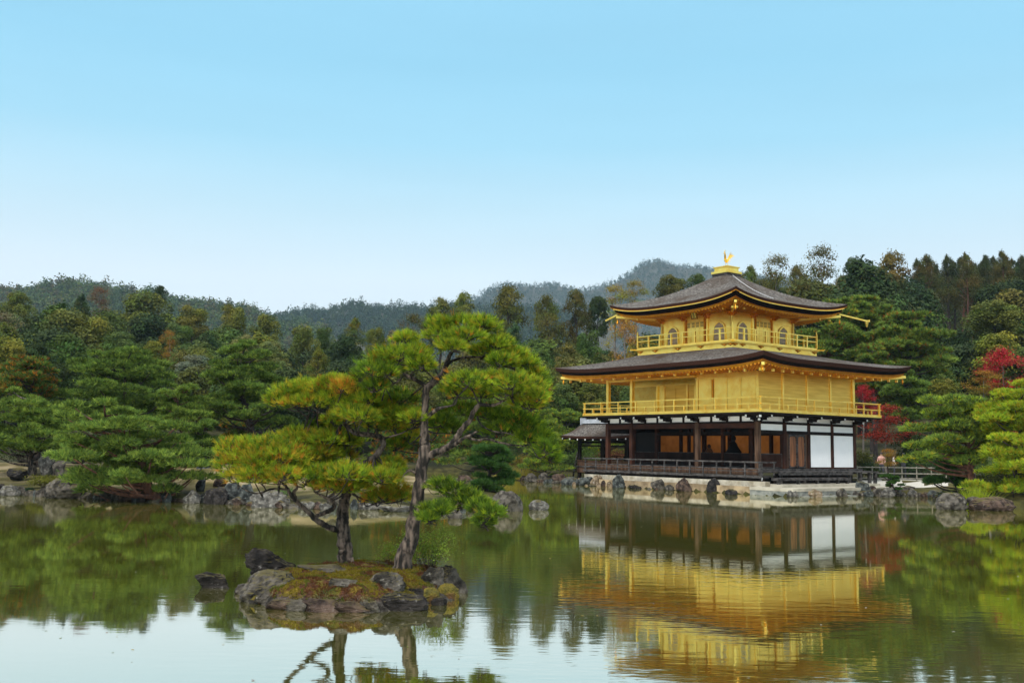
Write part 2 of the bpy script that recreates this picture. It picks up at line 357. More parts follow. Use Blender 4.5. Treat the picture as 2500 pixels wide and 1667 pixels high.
# frieze with white infill and brackets
def frieze(axis, knots, studs):
    for a, b_ in zip(knots[:-1], knots[1:]):
        g = Geo()
        if axis == 's': g.box(a, b_, -.03, .03, 3.805, 4.13)
        else: g.box(-.03, .03, a, b_, 3.815, 4.13)
        part('frieze_panel', g, M['plaster'])
    for a in studs:
        g = Geo()
        if axis == 's': g.box(a - .07, a + .07, -.07, .07, 3.802, 4.13)
        else: g.box(-.07, .07, a - .07, a + .07, 3.812, 4.13)
        part('frieze_stud', g, M['wood_dark'])
kS = [0.12, 2.06, 4.17, 6.29, 8.4, 9.55, 11.6]; frieze('s', kS, [1.11, 3.21, 5.31, 7.4, 2.06, 4.17, 6.29, 8.4, 9.55, 10.6, 11.6, .15])
frieze('e', [.12, B, 2 * B, 3 * B, EL - .08], [B, 2 * B, 3 * B, EL, .2])
def bracket(s, e, axis):
    g = Geo()
    def bx(o0, o1, a0, a1, z0, z1, m):
        if axis == 's': g.box(s + a0, s + a1, e - o1, e - o0, z0, z1, m)
        else: g.box(s - o1, s - o0, e + a0, e + a1, z0, z1, m)
    bx(.07, .26, -.14, .14, 3.83, 3.98, 0); bx(.07, .68, -.065, .065, 3.86, 3.97, 0); bx(.685, .70, -.06, .06, 3.865, 3.965, 1)
    bx(.26, .40, -.42, .42, 3.98, 4.08, 0); bx(.40, .94, -.06, .06, 4.0, 4.12, 0); bx(.945, .96, -.055, .055, 4.02, 4.12, 1)
    for a in (-.40, .32): bx(.25, .41, a, a + .09, 4.08, 4.15, 0)
    for a in (-.425, .415): bx(.28, .38, a, a + .012, 3.99, 4.07, 1)
    part('bracket', g, [M['wood_dark'], M['white_tip']])
for s in (2.13, 4.26, 6.39, 8.46, 9.585, 11.715, .0): bracket(s, 0, 's')
for e in (0, B, 2 * B, 3 * B, EL): bracket(0, e, 'e')
g = Geo()
for z0, o in ((3.88, .55), (4.04, .95)):
    d = o
    g.bar(P(0, 0, z0), P(-d, -d, z0), .13, .12, 0); g.bar(P(-d, -d, z0), P(-d - .02, -d - .02, z0), .12, .11, 1)
part('bracket', g, [M['wood_dark'], M['white_tip']])
# ---- veranda on the pond side
vz = .92; g = Geo()
g.box(-1.12, 12.75, -1.12, -.36, vz - .05, vz + .02)
for a in range(15): g.box(-1.0 + a * .98, -.90 + a * .98, -1.0, -.36, vz - .14, vz - .052)
g.box(-1.14, 12.77, -1.16, -1.121, vz - .10, vz + .03)
part('veranda_deck', g, M['wood_grey'])
g = Geo(); g.box(-.3, 12.3, -.42, -.362, .95, 1.28); part('veranda_riser', g, M['wood_column'])
g = Geo()
for a in (-.97, 1.1, 3.2, 4.9, 6.5, 9.0, 11.0, 12.6): g.box(a - .075, a + .075, -1.05, -.90, .30, vz - .15)
g.box(-1.1, 12.7, -.98, -.86, vz - .28, vz - .142)
part('veranda_posts', g, M['wood_dark'])
g = Geo()
for i in range(15):
    a = -.97 + i * (13.60 / 14); g.box(a - .035, a + .035, -1.09, -1.03, vz + .022, 1.59)
g.box(-1.10, 12.85, -1.10, -1.02, 1.60, 1.68); g.box(-1.0, 12.7, -1.08, -1.04, 1.28, 1.33); g.box(-1.0, 12.7, -1.08, -1.04, 1.14, 1.18)
for a in (-.02,): g.box(-1.09, -1.03, a - .035, a + .035, vz + .022, 1.59)
g.box(-1.10, -1.02, -1.018, .12, 1.60, 1.68); g.box(-1.08, -1.04, -1.028, -.05, 1.28, 1.33); g.box(-1.08, -1.04, -1.028, -.05, 1.14, 1.18)
part('veranda_railing', g, M['wood_grey'])
g = Geo(); g.box(-1.05, -.90, -1.05, -.90, .12, 1.60, 0); g.box(-1.07, -1.052, -1.02, -.93, .70, .86, 1); part('corner_post', g, [M['wood_grey'], M['white_tip']])
# east deck and the lower step bench
g = Geo(); g.box(-1.30, -.36, .06, 9.0, 1.10, 1.18)
for a in (.4, 2.4, 4.4, 6.4): g.box(-1.2, -1.08, a, a + .12, .55, 1.095)
g.box(-1.29, -1.24, .1, 6.6, .98, 1.095)
for a in (7.3, 8.2, 8.75): g.box(-1.26, -1.10, a, a + .15, .30, 1.095)
part('east_deck', g, M['wood_grey'])
g = Geo(); g.box(-.95, -.9, .1, 7.0, .5, 1.08); part('deck_skirt', g, M['wood_dark'])
g = Geo(); g.box(-1.95, -1.50, -.8, 5.4, .72, .86)
for a in (-.7, .9, 2.5, 4.3, 5.15): g.box(-1.9, -1.76, a, a + .14, .43, .715)
part('step_bench', g, M['wood_grey'])
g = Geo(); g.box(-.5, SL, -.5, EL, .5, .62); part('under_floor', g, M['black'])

# ---- second storey
zb = 4.16
g = Geo(); b_ = 1.12
g.box(-b_, SL + b_, -b_, EL + b_, zb, 4.245, 1); g.box(-b_ - .02, SL + b_ + .02, -b_ - .02, EL + b_ + .02, 4.248, 4.335, 0)
g.box(-.75, SL + .75, -.75, EL + .75, 4.08, 4.158, 1)
part('balcony_floor', g, [M['gold'], M['wood_dark']])
def rail(g, p, q, z0, z1, w_):
    g.bar((p[0], p[1], (z0 + z1) / 2), (q[0], q[1], (z0 + z1) / 2), w_, z1 - z0)
def balcony_rail(o, zf, ztop, zmid, nS, nE, s0, s1, e0, e1, post_r, ext, tall=None, short=True, name='balcony_railing'):
    """four-sided railing: posts, top, middle and foot rails"""
    g = Geo()
    cn = [(s0, e0), (s1, e0), (s1, e1), (s0, e1)]
    for i in range(4):
        a, b2 = cn[i], cn[(i + 1) % 4]; n_ = nS if i % 2 == 0 else nE
        d = np.array(b2) - np.array(a); ln = np.linalg.norm(d); d = d / ln
        p = np.array(a) - d * ext; q = np.array(b2) + d * ext
        dz = .003 * (i % 2)
        for z_0, z_1, ww in ((ztop - .055, ztop, .06), (zmid - .05, zmid, .055), (zf, zf + .07, .08)):
            rail(g, P(*p, 0)[:2], P(*q, 0)[:2], z_0 + dz, z_1 + dz, ww)
        for k in range(1, n_):
            c = np.array(a) + d * ln * k / n_
            g.box(c[0] - post_r, c[0] + post_r, c[1] - post_r, c[1] + post_r, zf + .071, ztop - .056)
        if short:
            for k in range(n_):
                c = np.array(a) + d * ln * (k + .5) / n_
                g.box(c[0] - post_r, c[0] + post_r, c[1] - post_r, c[1] + post_r, zf + .071, zmid - .051)
        g.box(a[0] - .045, a[0] + .045, a[1] - .045, a[1] + .045, zf + .075, tall if tall else ztop - .06)
        if tall:
            g.lathe([(.05, 0), (.055, .03), (.035, .05), (.05, .09), (.045, .13), (.012, .19), (.004, .24)], P(a[0], a[1], tall), 10)
    part(name, g, M['gold'])
balcony_rail(1.05, 4.34, 5.06, 4.71, 9, 7, -1.05, SL + 1.05, -1.05, EL + 1.05, .032, .12)
for s in colsS[2:]:
    g = Geo(); g.box(s - .10, s + .10, -.10, .10, 4.34, 6.50); part('gilded_column', g, M['gold'])
for s, e in ((SL, B), (SL, EL), (0, EL)):
    g = Geo(); g.box(s - .1, s + .1, e - .1, e + .1, 4.34, 6.50); part('gilded_column', g, M['gold'])
for k in range(5):
    g = Geo(); g.box(-.045, .10, k * B - (.07 if k else 0), k * B + .07, 4.34, 6.50); part('gilded_column', g, M['gold'])
for k in range(4):
    g = Geo(); g.box(.0, .06, k * B + .075, (k + 1) * B - .075, 4.345, 6.5); part('wall_panel', g, M['gold_blind'])
# shuttered room at the south-east: frame, louvred panels
g = Geo(); g.box(.101, 4.36, .03, .09, 6.20, 6.52); part('wall_panel', g, M['gold'])
g = Geo(); g.box(.02, 4.40, -.05, .028, 6.20, 6.27); g.box(4.22, 4.36, -.03, .09, 4.34, 6.199); part('shutter_frame', g, M['gold'])
knots = [.11, 1.11, 2.09, 3.07, 4.21]
for a, b2 in zip(knots[:-1], knots[1:]):
    g = Geo(); g.box(a + .012, b2 - .012, .01, .06, 4.345, 6.195)
    n_ = 26
    for i in range(n_):
        z = 4.40 + i * (1.74 / n_); g.box(a + .05, b2 - .05, -.012, .009, z, z + .035)
    part('shutter', g, M['gold'])
g = Geo(); g.box(3.06, 3.20, -.04, -.013, 5.15, 6.15); part('shutter_frame', g, M['gold_shaded'])
# recessed inner wall
g = Geo(); g.box(4.36, 11.7, B + .02, B + .08, 4.34, 6.55); part('wall_panel', g, M['gold'])
g = Geo(); g.box(4.30, 4.36, .09, B, 4.34, 6.52); part('wall_panel', g, M['gold'])
g = Geo(); g.box(4.40, 11.7, B - .06, B + .019, 6.14, 6.24); g.box(4.4, 11.7, B - .06, B + .018, 4.34, 4.46)
for a in (9.55, 8.95, 7.02, 6.36): g.box(a - .07, a + .07, B - .07, B + .017, 4.461, 6.139)
part('door_frame', g, M['gold'])
for a, b2 in ((8.0, 8.86), (7.11, 7.97), (6.45, 6.93)):
    g = Geo(); g.box(a, b2, B - .02, B + .016, 4.465, 6.135); part('sliding_door', g, M['gold_blind'])
g = Geo(); g.box(9.66, 11.6, B - .012, B + .015, 5.26, 6.12, 1)
for i in range(27): a = 9.66 + i * 1.94 / 26; g.box(a - .010, a + .010, B - .05, B - .013, 5.26, 6.12, 0)
for i in range(14): z = 5.26 + i * .86 / 13; g.box(9.66, 11.6, B - .048, B - .014, z - .010, z + .010, 0)
g.box(9.62, 11.64, B - .06, B - .012, 5.16, 5.245, 0)
part('lattice_window', g, [M['gold'], M['lattice_back']])
g = Geo(); g.box(9.62, 11.64, B - .03, B + .015, 4.47, 5.15)
for i in range(6): z = 4.5 + i * .11; g.box(9.64, 11.62, B - .045, B - .031, z, z + .05)
part('shutter', g, M['gold'])
g = Geo(); g.box(4.40, 9.48, -.07, .07, 6.34, 6.46); g.box(9.7, 11.6, -.07, .07, 6.34, 6.46); part('gilded_beam', g, M['gold'])

# ---- roofs
def hip_roof(o_rect, i_rect, z_mid, z_in, lift, pw, prof, layers, wall_rect, z_wall, name, nu=64, ntt=22):
    """layers: (inset, drop, material index) stacked below the thatch edge"""
    so0, so1, eo0, eo1 = o_rect; si0, si1, ei0, ei1 = i_rect
    co = [(so0, eo0), (so1, eo0), (so1, eo1), (so0, eo1)]; ci = [(si0, ei0), (si1, ei0), (si1, ei1), (si0, ei1)]
    g = Geo(); edge = Geo(); sof = Geo(); raf = Geo()
    us = .5 - .5 * np.cos(np.linspace(0, math.pi, nu)); us = .5 * us + .5 * np.linspace(0, 1, nu)
    lf = lambda u: lift * abs(2 * u - 1) ** pw
    for i in range(4):
        a, b2 = np.array(co[i]), np.array(co[(i + 1) % 4]); c, d = np.array(ci[i]), np.array(ci[(i + 1) % 4])
        V = []
        for u in us:
            for k in range(ntt):
                t = k / (ntt - 1); p = (a + (b2 - a) * u) * (1 - t) + (c + (d - c) * u) * t
                z = z_mid + (z_in - z_mid) * prof(t) + lf(u) * (1 - t) ** 2
                V.append(P(p[0], p[1], z))
        Fs = [[q * ntt + k, q * ntt + k + 1, (q + 1) * ntt + k + 1, (q + 1) * ntt + k] for q in range(nu - 1) for k in range(ntt - 1)]
        g.add(V, np.array(Fs), smooth=True)
        # stacked eave layers
        cen = np.array([(so0 + so1) / 2, (eo0 + eo1) / 2])
        def ring(inset, z):
            aa = np.array([a[0] + inset * np.sign(cen[0] - a[0]), a[1] + inset * np.sign(cen[1] - a[1])])
            bb = np.array([b2[0] + inset * np.sign(cen[0] - b2[0]), b2[1] + inset * np.sign(cen[1] - b2[1])])
            return [P(*(aa + (bb - aa) * u), z + lf(u)) for u in us]
        z = z_mid; prev = None
        for li, (i0, i1, drop, mi) in enumerate(layers):
            tgt = edge if mi < 2 else sof
            top = ring(i0, z); bot = ring(i1, z - drop)
            n_ = len(us)
            tgt.add(top + bot, np.array([[k, k + 1, n_ + k + 1, n_ + k] for k in range(n_ - 1)]), m=mi if mi < 2 else 0, smooth=True)
            if prev is not None:
                tgt.add(prev + top, np.array([[k, k + 1, n_ + k + 1, n_ + k] for k in range(n_ - 1)]), m=mi if mi < 2 else 0, smooth=True)
            prev = bot; z -= drop
        w0, w1, y0, y1 = wall_rect; cw = [(w0, y0), (w1, y0), (w1, y1), (w0, y1)]
        wa, wb = np.array(cw[i]), np.array(cw[(i + 1) % 4])
        inn = [P(*(wa + (wb - wa) * u), z_wall) for u in us]
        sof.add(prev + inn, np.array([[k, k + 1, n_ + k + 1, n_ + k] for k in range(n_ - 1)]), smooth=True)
        # rafters under the soffit
        nr = int(np.linalg.norm(b2 - a) / .26)
        li_in = layers[-1][1]
        for q in range(1, nr):
            u = q / nr
            aa = np.array([a[0] + li_in * np.sign(cen[0] - a[0]), a[1] + li_in * np.sign(cen[1] - a[1])])
            bb = np.array([b2[0] + li_in * np.sign(cen[0] - b2[0]), b2[1] + li_in * np.sign(cen[1] - b2[1])])
            p = aa + (bb - aa) * u; wq = wa + (wb - wa) * u
            raf.bar(P(p[0], p[1], z + lf(u) - .03), P(wq[0], wq[1], z_wall - .03), .07, .07)
    r = part(name, g, M['thatch']); part('roof_edge', edge, [M['thatch_edge'], M['eave_black']], r)
    part('eave_soffit', sof, M['gold_shaded'], r); part('rafters', raf, M['gold_shaded'], r)
    return r
ov = 2.38
hip_roof((-ov, SL + ov, -ov, EL + ov), (2.55, 10.2, 1.05, 8.7), 7.0, 8.02, .27, 5, lambda t: .85 * t + .15 * t * t,
         [(0, .07, .22, 0), (.16, .22, .17, 1), (.30, .33, .13, 2)], (-.05, SL + .05, -.05, EL + .05), 6.54, 'lower_roof')
S0, S1, E0, E1 = 3.42, 9.0, 1.97, 7.55
cs, ce = (S0 + S1) / 2, (E0 + E1) / 2
o2 = 2.3
hip_roof((S0 - o2, S1 + o2, E0 - o2, E1 + o2), (cs - .42, cs + .42, ce - .42, ce + .42), 10.70, 13.02, .47, 3.2,
         lambda t: .60 * t + .40 * t ** 2.2, [(0, .04, .15, 0), (.04, .05, .055, 2), (.18, .26, .25, 1), (.34, .36, .10, 2)],
         (S0 - .05, S1 + .05, E0 - .05, E1 + .05), 10.30, 'upper_roof')
# eave lugs, little brackets under the eaves and bells
def eb(*a): g = Geo(); g.box(*a); part('eave_block', g, M['gold'])
def corner_rafter(p, q, w_): g = Geo(); g.bar(p, q, w_, w_); part('corner_rafter', g, M['gold'])
for i in range(16):
    s = -1.6 + i * 1.0; eb(s - .05, s + .05, -1.75, -1.62, 6.32, 6.47)
    e = -1.6 + i * .8
    if e < EL + 2: eb(-1.75, -1.62, e - .05, e + .05, 6.32, 6.47)
for s, e, sx, ey in ((-1, -1, -1, -1), (SL + 1, -1, 1, -1), (-1, EL + 1, -1, 1)):
    p = np.array(P(s, e, 6.48)); q = np.array(P(s + sx * 1.12, e + ey * 1.12, 6.64)); corner_rafter(p, q, .155)
for i in range(10):
    t = -1.6 + i * .98
    eb(S0 + t - .04, S0 + t + .04, E0 - 1.5, E0 - 1.38, 10.13, 10.24); eb(S0 - 1.5, S0 - 1.38, E0 + t - .04, E0 + t + .04, 10.13, 10.24)
for s, e, sx, ey in ((S0, E0, -1, -1), (S1, E0, 1, -1), (S0, E1, -1, 1)):
    p = np.array(P(s, e, 10.18)); q = np.array(P(s + sx * 2.0, e + ey * 2.0, 10.42)); corner_rafter(p, q, .14)
for s, e, z in ((-2.0, -2.0, 6.62), (SL + 2.0, -2.0, 6.62), (-2.0, EL + 2.0, 6.62), (S0 - 1.95, E0 - 1.95, 10.32), (S1 + 1.95, E0 - 1.95, 10.32), (S0 - 1.95, E1 + 1.95, 10.32)):
    g = Geo(); g.lathe([(.01, 0), (.01, -.10), (.035, -.12), (.05, -.18), (.06, -.25), (.068, -.28)], P(s, e, z - .02), 12)
    g.box(s - .035, s + .035, e - .004, e + .004, z - .40, z - .30); part('wind_bell', g, M['gold_shaded'])

# ---- third storey
g = Geo()
g.box(2.58, 10.22, 1.08, 8.72, 7.9, 8.28); g.box(2.50, 10.30, 1.0, 8.80, 8.283, 8.33); g.box(2.42, 10.38, .92, 8.88, 8.333, 8.41)
for s, e in ((2.42, .92), (10.38, .92), (2.42, 8.88)):
    sx = -1 if s < 5 else 1; ey = -1 if e < 5 else 1
    g.box(min(s, s + sx * .34), max(s, s + sx * .34), e - .06 if ey > 0 else e, e if ey > 0 else e + .06, 8.335, 8.408)
    g.box(s if sx < 0 else s - .06, s + .06 if sx < 0 else s, min(e, e + ey * .34), max(e, e + ey * .34), 8.336, 8.407)
part('balcony_skirt', g, M['gold'])
for axis, lst in (('s', (3.2, 5.0, 6.8, 8.7, 10.0, 2.75)), ('e', (1.9, 3.5, 5.2, 6.9, 8.5, 1.25))):
    for a in lst:
        g = Geo()
        for dx, dz, rr in ((0, 0, .07), (-.11, .03, .055), (.11, .03, .055), (-.22, .05, .03), (.22, .05, .03), (0, .06, .05)):
            c = P(a + dx, 1.06, 8.19 + dz) if axis == 's' else P(2.56, a + dx, 8.19 + dz)
            g.lathe([(.002, -rr), (rr * .7, -rr * .7), (rr, 0), (rr * .7, rr * .7), (.002, rr)], c, 8)
        part('gilded_fitting', g, M['gold_shaded'])
balcony_rail(0, 8.415, 9.20, 8.90, 8, 8, 2.58, 10.22, 1.08, 8.72, .045, .0, tall=9.32, short=False)
for k in range(4):
    for s, e in ((S0 + k * 1.86, E0), (S0, E0 + k * 1.86), (S1, E0 + k * 1.86), (S0 + k * 1.86, E1)):
        if k in (0,) and (s, e) != (S0, E0) and (s, e) not in ((S1, E0), (S0, E1)): continue
        g = Geo(); g.lathe([(.085, 8.41), (.085, 10.2)], P(s, e, 0), 12); part('gilded_column', g, M['gold'])
for axis in 'se':
    for k in range(4):
        g = Geo(); a = (S0 if axis == 's' else E0) + k * 1.86
        for dz, wd, ou in ((0, .16, .12), (.08, .26, .22), (.16, .36, .34)):
            if axis == 's': g.box(a - wd / 2 - .05, a + wd / 2 + .05, E0 - ou, E0 + .05, 9.98 + dz, 10.055 + dz); g.box(a - .05, a + .05, E0 - ou - .12, E0 - ou - .001, 9.99 + dz, 10.05 + dz)
            else: g.box(S0 - ou - .002, S0 + .05, a - wd / 2 - .052, a + wd / 2 + .052, 9.983 + dz, 10.058 + dz); g.box(S0 - ou - .122, S0 - ou - .003, a - .05, a + .05, 9.99 + dz, 10.05 + dz)
        part('gilded_bracket', g, M['gold_shaded'])
def wall3(axis):
    def bx(g, a0, a1, d0, d1, z0, z1, m=0):
        if axis == 's': g.box(S0 + a0, S0 + a1, E0 + d0, E0 + d1, z0, z1, m)
        else: g.box(S0 + d0, S0 + d1, E0 + a0, E0 + a1, z0, z1, m)
    for k in range(3):
        g = Geo(); bx(g, k * 1.86 + .05, (k + 1) * 1.86 - .05, .02, .08, 8.41, 10.32)
        bx(g, k * 1.86 + .08, (k + 1) * 1.86 - .08, -.02, .019, 9.80, 9.86); bx(g, k * 1.86 + .08, (k + 1) * 1.86 - .08, -.03, .019, 10.06, 10.13)
        part('wall_panel', g, M['gold'])
    for k in (0, 2):                                        # bell-shaped windows
        c = k * 1.86 + .93 + (0 if axis == 's' else 0)
        outl = [(-.42, 8.62), (-.40, 9.0), (-.385, 9.25), (-.34, 9.42), (-.25, 9.53), (-.12, 9.60), (0, 9.66), (.12, 9.60), (.25, 9.53), (.34, 9.42), (.385, 9.25), (.40, 9.0), (.42, 8.62)]
        def pt(a, d, z): return P(S0 + a, E0 + d, z) if axis == 's' else P(S0 + d, E0 + a, z)
        g = Geo(); n_ = len(outl)
        g.add([pt(c + x, -.005, z) for x, z in outl] + [pt(c + x, .018, z) for x, z in outl], [list(range(n_)), list(range(n_, 2 * n_))[::-1]] , m=1)
        # frame
        V = []; sc_ = 1.16
        for x, z in outl: V += [pt(c + x, -.045, z), pt(c + x * sc_, -.045, 8.62 + (z - 8.62) * 1.08), pt(c + x, .019, z), pt(c + x * sc_, .019, 8.62 + (z - 8.62) * 1.08)]
        Fs = []
        for i in range(n_ - 1):
            a, b2 = 4 * i, 4 * i + 4
            Fs += [[a, a + 1, b2 + 1, b2], [a, b2, b2 + 2, a + 2], [a + 1, a + 3, b2 + 3, b2 + 1]]
        g.add(V, np.array(Fs), m=0)
        wobj = part('arched_window', g, [M['gold'], M['lattice_back']])
        g = Geo()
        def topz(x):
            for (x0, z0), (x1, z1) in zip(outl[1:-1], outl[2:-1]):
                if x0 <= x <= x1: return z0 + (z1 - z0) * (x - x0) / (x1 - x0 + 1e-9)
            return 9.2
        for i in range(11):
            x = -.36 + i * .072; wd = .013 if i != 5 else .017
            bx(g, c + x - wd, c + x + wd, -.030, -.006, 8.63, min(9.63, topz(x) - .01))
        for z in (8.8, 8.98, 9.16, 9.34, 9.5):
            hw = .37 if z < 9.3 else (.33 if z < 9.4 else .25); bx(g, c - hw, c + hw, -.034, -.007, z - .012, z + .012)
        part('window_lattice', g, M['lattice_pale'], wobj)
    # double-leaf doors in the middle bay
    c = 1.86 + .93
    for q in range(4):
        a0 = c - .70 + q * .35
        g = Geo(); bx(g, a0 + .008, a0 + .342, -.02, .018, 8.62, 9.90, 0)
        bx(g, a0 + .05, a0 + .30, -.024, -.021, 9.52, 9.82, 1)
        for i in range(6): x = a0 + .055 + i * .048; bx(g, x - .007, x + .007, -.034, -.0245, 9.52, 9.82, 0)
        bx(g, a0 + .05, a0 + .30, -.033, -.0242, 9.66, 9.68, 0)
        for z in (9.42, 9.28, 9.0): bx(g, a0 + .03, a0 + .32, -.032, -.021, z, z + .025, 0)
        part('door', g, [M['gold'], M['lattice_back']])
    g = Geo(); bx(g, c - .80, c - .71, -.10, .018, 8.5, 10.0); bx(g, c + .71, c + .80, -.10, .018, 8.5, 10.0); part('door_frame', g, M['gold_shaded'])
wall3('s'); wall3('e')
g = Geo(); g.box(S1 - .08, S1 - .02, E0 + .1, E1, 8.41, 10.32); g.box(S0, S1 - .1, E1 - .08, E1 - .02, 8.41, 10.32); part('wall_panel', g, M['gold'])
# tilted name plaque under the eave
PLS = 4.85; pl = Geo(); ca, sa = math.cos(math.radians(18)), math.sin(math.radians(18))
def pq(a, d, h): return P(PLS + a, .42 - d * ca - h * sa * .9, 9.80 + h * ca - d * sa)
def pbox(g, a0, a1, d0, d1, h0, h1, m): g.hexa([pq(a0, d0, h0), pq(a1, d0, h0), pq(a1, d1, h0), pq(a0, d1, h0), pq(a0, d0, h1), pq(a1, d0, h1), pq(a1, d1, h1), pq(a0, d1, h1)], m)
pbox(pl, -.24, .24, 0, .03, -.05, .52, 0); pbox(pl, -.15, .15, .031, .045, .03, .46, 1)
for a0, a1, h0, h1 in ((-.24, -.2, -.05, .52), (.2, .24, -.05, .52), (-.199, .199, -.05, -.01), (-.199, .199, .48, .52)): pbox(pl, a0, a1, .031, .06, h0, h1, 2)
plaque = part('name_plaque', pl, [M['wood_dark'], M['gold'], M['gold_shaded']])
fc = bpy.data.curves.new('plaque_lettering', 'FONT'); fc.body = '究\n竟\n頂'; fc.size = .16; fc.align_x = 'CENTER'; fc.align_y = 'CENTER'; fc.space_line = .85; fc.extrude = .004
fc.materials.append(M['wood_dark'])
_f = bpy.data.objects.new('lettering_source', fc); COL.objects.link(_f); bpy.context.view_layer.update()
fm = bpy.data.meshes.new_from_object(_f.evaluated_get(bpy.context.evaluated_depsgraph_get())); bpy.data.objects.remove(_f)
fo = bpy.data.objects.new('plaque_lettering', fm); COL.objects.link(fo); fo.parent = plaque
cpt = pq(0, .05, .24); fo.location = cpt; fo.rotation_euler = (math.radians(90 + 18), 0, 0)
# finial base, the gilded bird, the rod on the hip and the rain spouts
g = Geo()
g.box(cs - .62, cs + .62, ce - .62, ce + .62, 12.93, 13.06, 1)
g.box(cs - .66, cs + .66, ce - .66, ce + .66, 13.062, 13.20); g.box(cs - .52, cs + .52, ce - .52, ce + .52, 13.202, 13.48); g.box(cs - .58, cs + .58, ce - .58, ce + .58, 13.44, 13.50)
part('finial_base', g, [M['gold'], M['wood_grey']])
g = Geo(); c0 = np.array(P(cs, ce, 0)); f = np.array([1.0, -.35, 0]); f /= np.linalg.norm(f); f = -f     # bird faces south-west
sd_ = np.array([-f[1], f[0], 0]); U = np.array([0, 0, 1.0])
def bp(a, b2, z): return tuple(c0 + f * a + sd_ * b2 + U * z)
g.tube([bp(-.30, 0, 14.02), bp(-.16, 0, 13.93), bp(.02, 0, 13.90), bp(.16, 0, 13.98), bp(.22, 0, 14.12), bp(.20, 0, 14.28), bp(.22, 0, 14.40)], [.025, .08, .11, .08, .035, .022, .02], 10)
g.lathe([(.005, -.05), (.034, -.025), (.038, .02), (.015, .05)], bp(.24, 0, 14.44), 10)
g.tube([bp(.27, 0, 14.44), bp(.36, 0, 14.41)], [.02, .004], 6)
for k in range(3): g.tube([bp(.24, 0, 14.49), bp(.22 - .05 * k, 0, 14.56), bp(.24 - .07 * k, 0, 14.62)], [.008, .012, .004], 5)
bird = part('bird_statue', g, M['gold'], label='gilded long legged bird with raised wings')
for sgn in (-1, 1):
    g = Geo()
    for k in range(6):
        g.tube([bp(.05 - .03 * k, sgn * .08, 13.98), bp(-.05 - .05 * k, sgn * (.16 + .01 * k), 14.2), bp(-.20 - .06 * k, sgn * (.2 + .02 * k), 14.46 - .07 * k)], [.02, .028, .006], 6)
    part('wing', g, M['gold'], bird)
    g = Geo(); g.tube([bp(0, sgn * .06, 13.86), bp(.02, sgn * .06, 13.68), bp(0, sgn * .06, 13.50)], [.02, .014, .012], 6)
    g.tube([bp(-.05, sgn * .06, 13.505), bp(.10, sgn * .06, 13.505)], .015, 6); part('leg', g, M['gold'], bird)
g = Geo()
for k in range(7): g.tube([bp(-.26, .02 * (k - 3), 14.0), bp(-.42, .05 * (k - 3), 14.12 - .05 * k), bp(-.58 - .02 * (k % 3), .07 * (k - 3), 14.12 - .09 * k)], [.02, .018, .004], 5)
part('tail', g, M['gold'], bird)
g = Geo(); pts = []
for i in range(15):                                        # cable lying down the east slope
    t = .98 - .80 * i / 14
    u = .40; a = np.array((S0 - o2, E1 + o2 - 2 * o2 * 0)); q0 = np.array((S0 - o2, E0 - o2)); q1 = np.array((S0 - o2, E1 + o2)); i0 = np.array((cs - .42, ce - .42)); i1 = np.array((cs - .42, ce + .42))
    pnt = (q0 + (q1 - q0) * u) * (1 - t) + (i0 + (i1 - i0) * u) * t
    z = 10.70 + 2.32 * (.60 * t + .40 * t ** 2.2) + .47 * abs(2 * u - 1) ** 3.2 * (1 - t) ** 2 + .03
    pts.append(P(pnt[0], pnt[1], z))
g.tube(pts, .022, 6); part('roof_cable', g, M['chain'])
for (s, e, ds, de, L_) in ((S0 - o2 + .35, E1 + o2 - .4, -.25, 1.0, 2.3), (S1 + o2 - .35, E0 - o2 + .35, 1.0, -.2, .9)):
    g = Geo(); a = np.array([s, e]); d = np.array([ds, de]); d /= np.linalg.norm(d); q = a + d * L_
    g.bar(P(a[0], a[1], 10.55), P(q[0], q[1], 10.25), .10, .09)
    if L_ > 1: g.lathe([(.13, 0), (.11, -.12), (.07, -.25), (.05, -.34)], P(q[0] - d[0] * .15, q[1] - d[1] * .15, 10.24), 8); g.box(q[0] - .06, q[0] + .06, q[1] - .03, q[1] + .05, 10.22, 10.36)
    part('rain_spout', g, M['gold'])
for s0, e0, dirs in (((S0 - o2 + .25), (E0 - o2 + .25), 0),): pass
for i in range(4):                                        # gutter strip following the upper eave
    g = Geo()
    cnr = [(S0 - o2 + .02, E0 - o2 + .02), (S1 + o2 - .02, E0 - o2 + .02), (S1 + o2 - .02, E1 + o2 - .02), (S0 - o2 + .02, E1 + o2 - .02)]
    a, b2 = np.array(cnr[i]), np.array(cnr[(i + 1) % 4])
    prev = None
    for k in range(33):
        u = .03 + .94 * k / 32; p = a + (b2 - a) * u; q = P(p[0], p[1], 10.49 + .47 * abs(2 * u - 1) ** 3.2 * (.55 if abs(2*u-1) > .8 else 1) if False else 10.49 + .47 * abs(2 * u - 1) ** 3.2)
        if prev is not None: g.bar(prev, q, .045, .04)
        prev = q
    part('gutter', g, M['gold'])

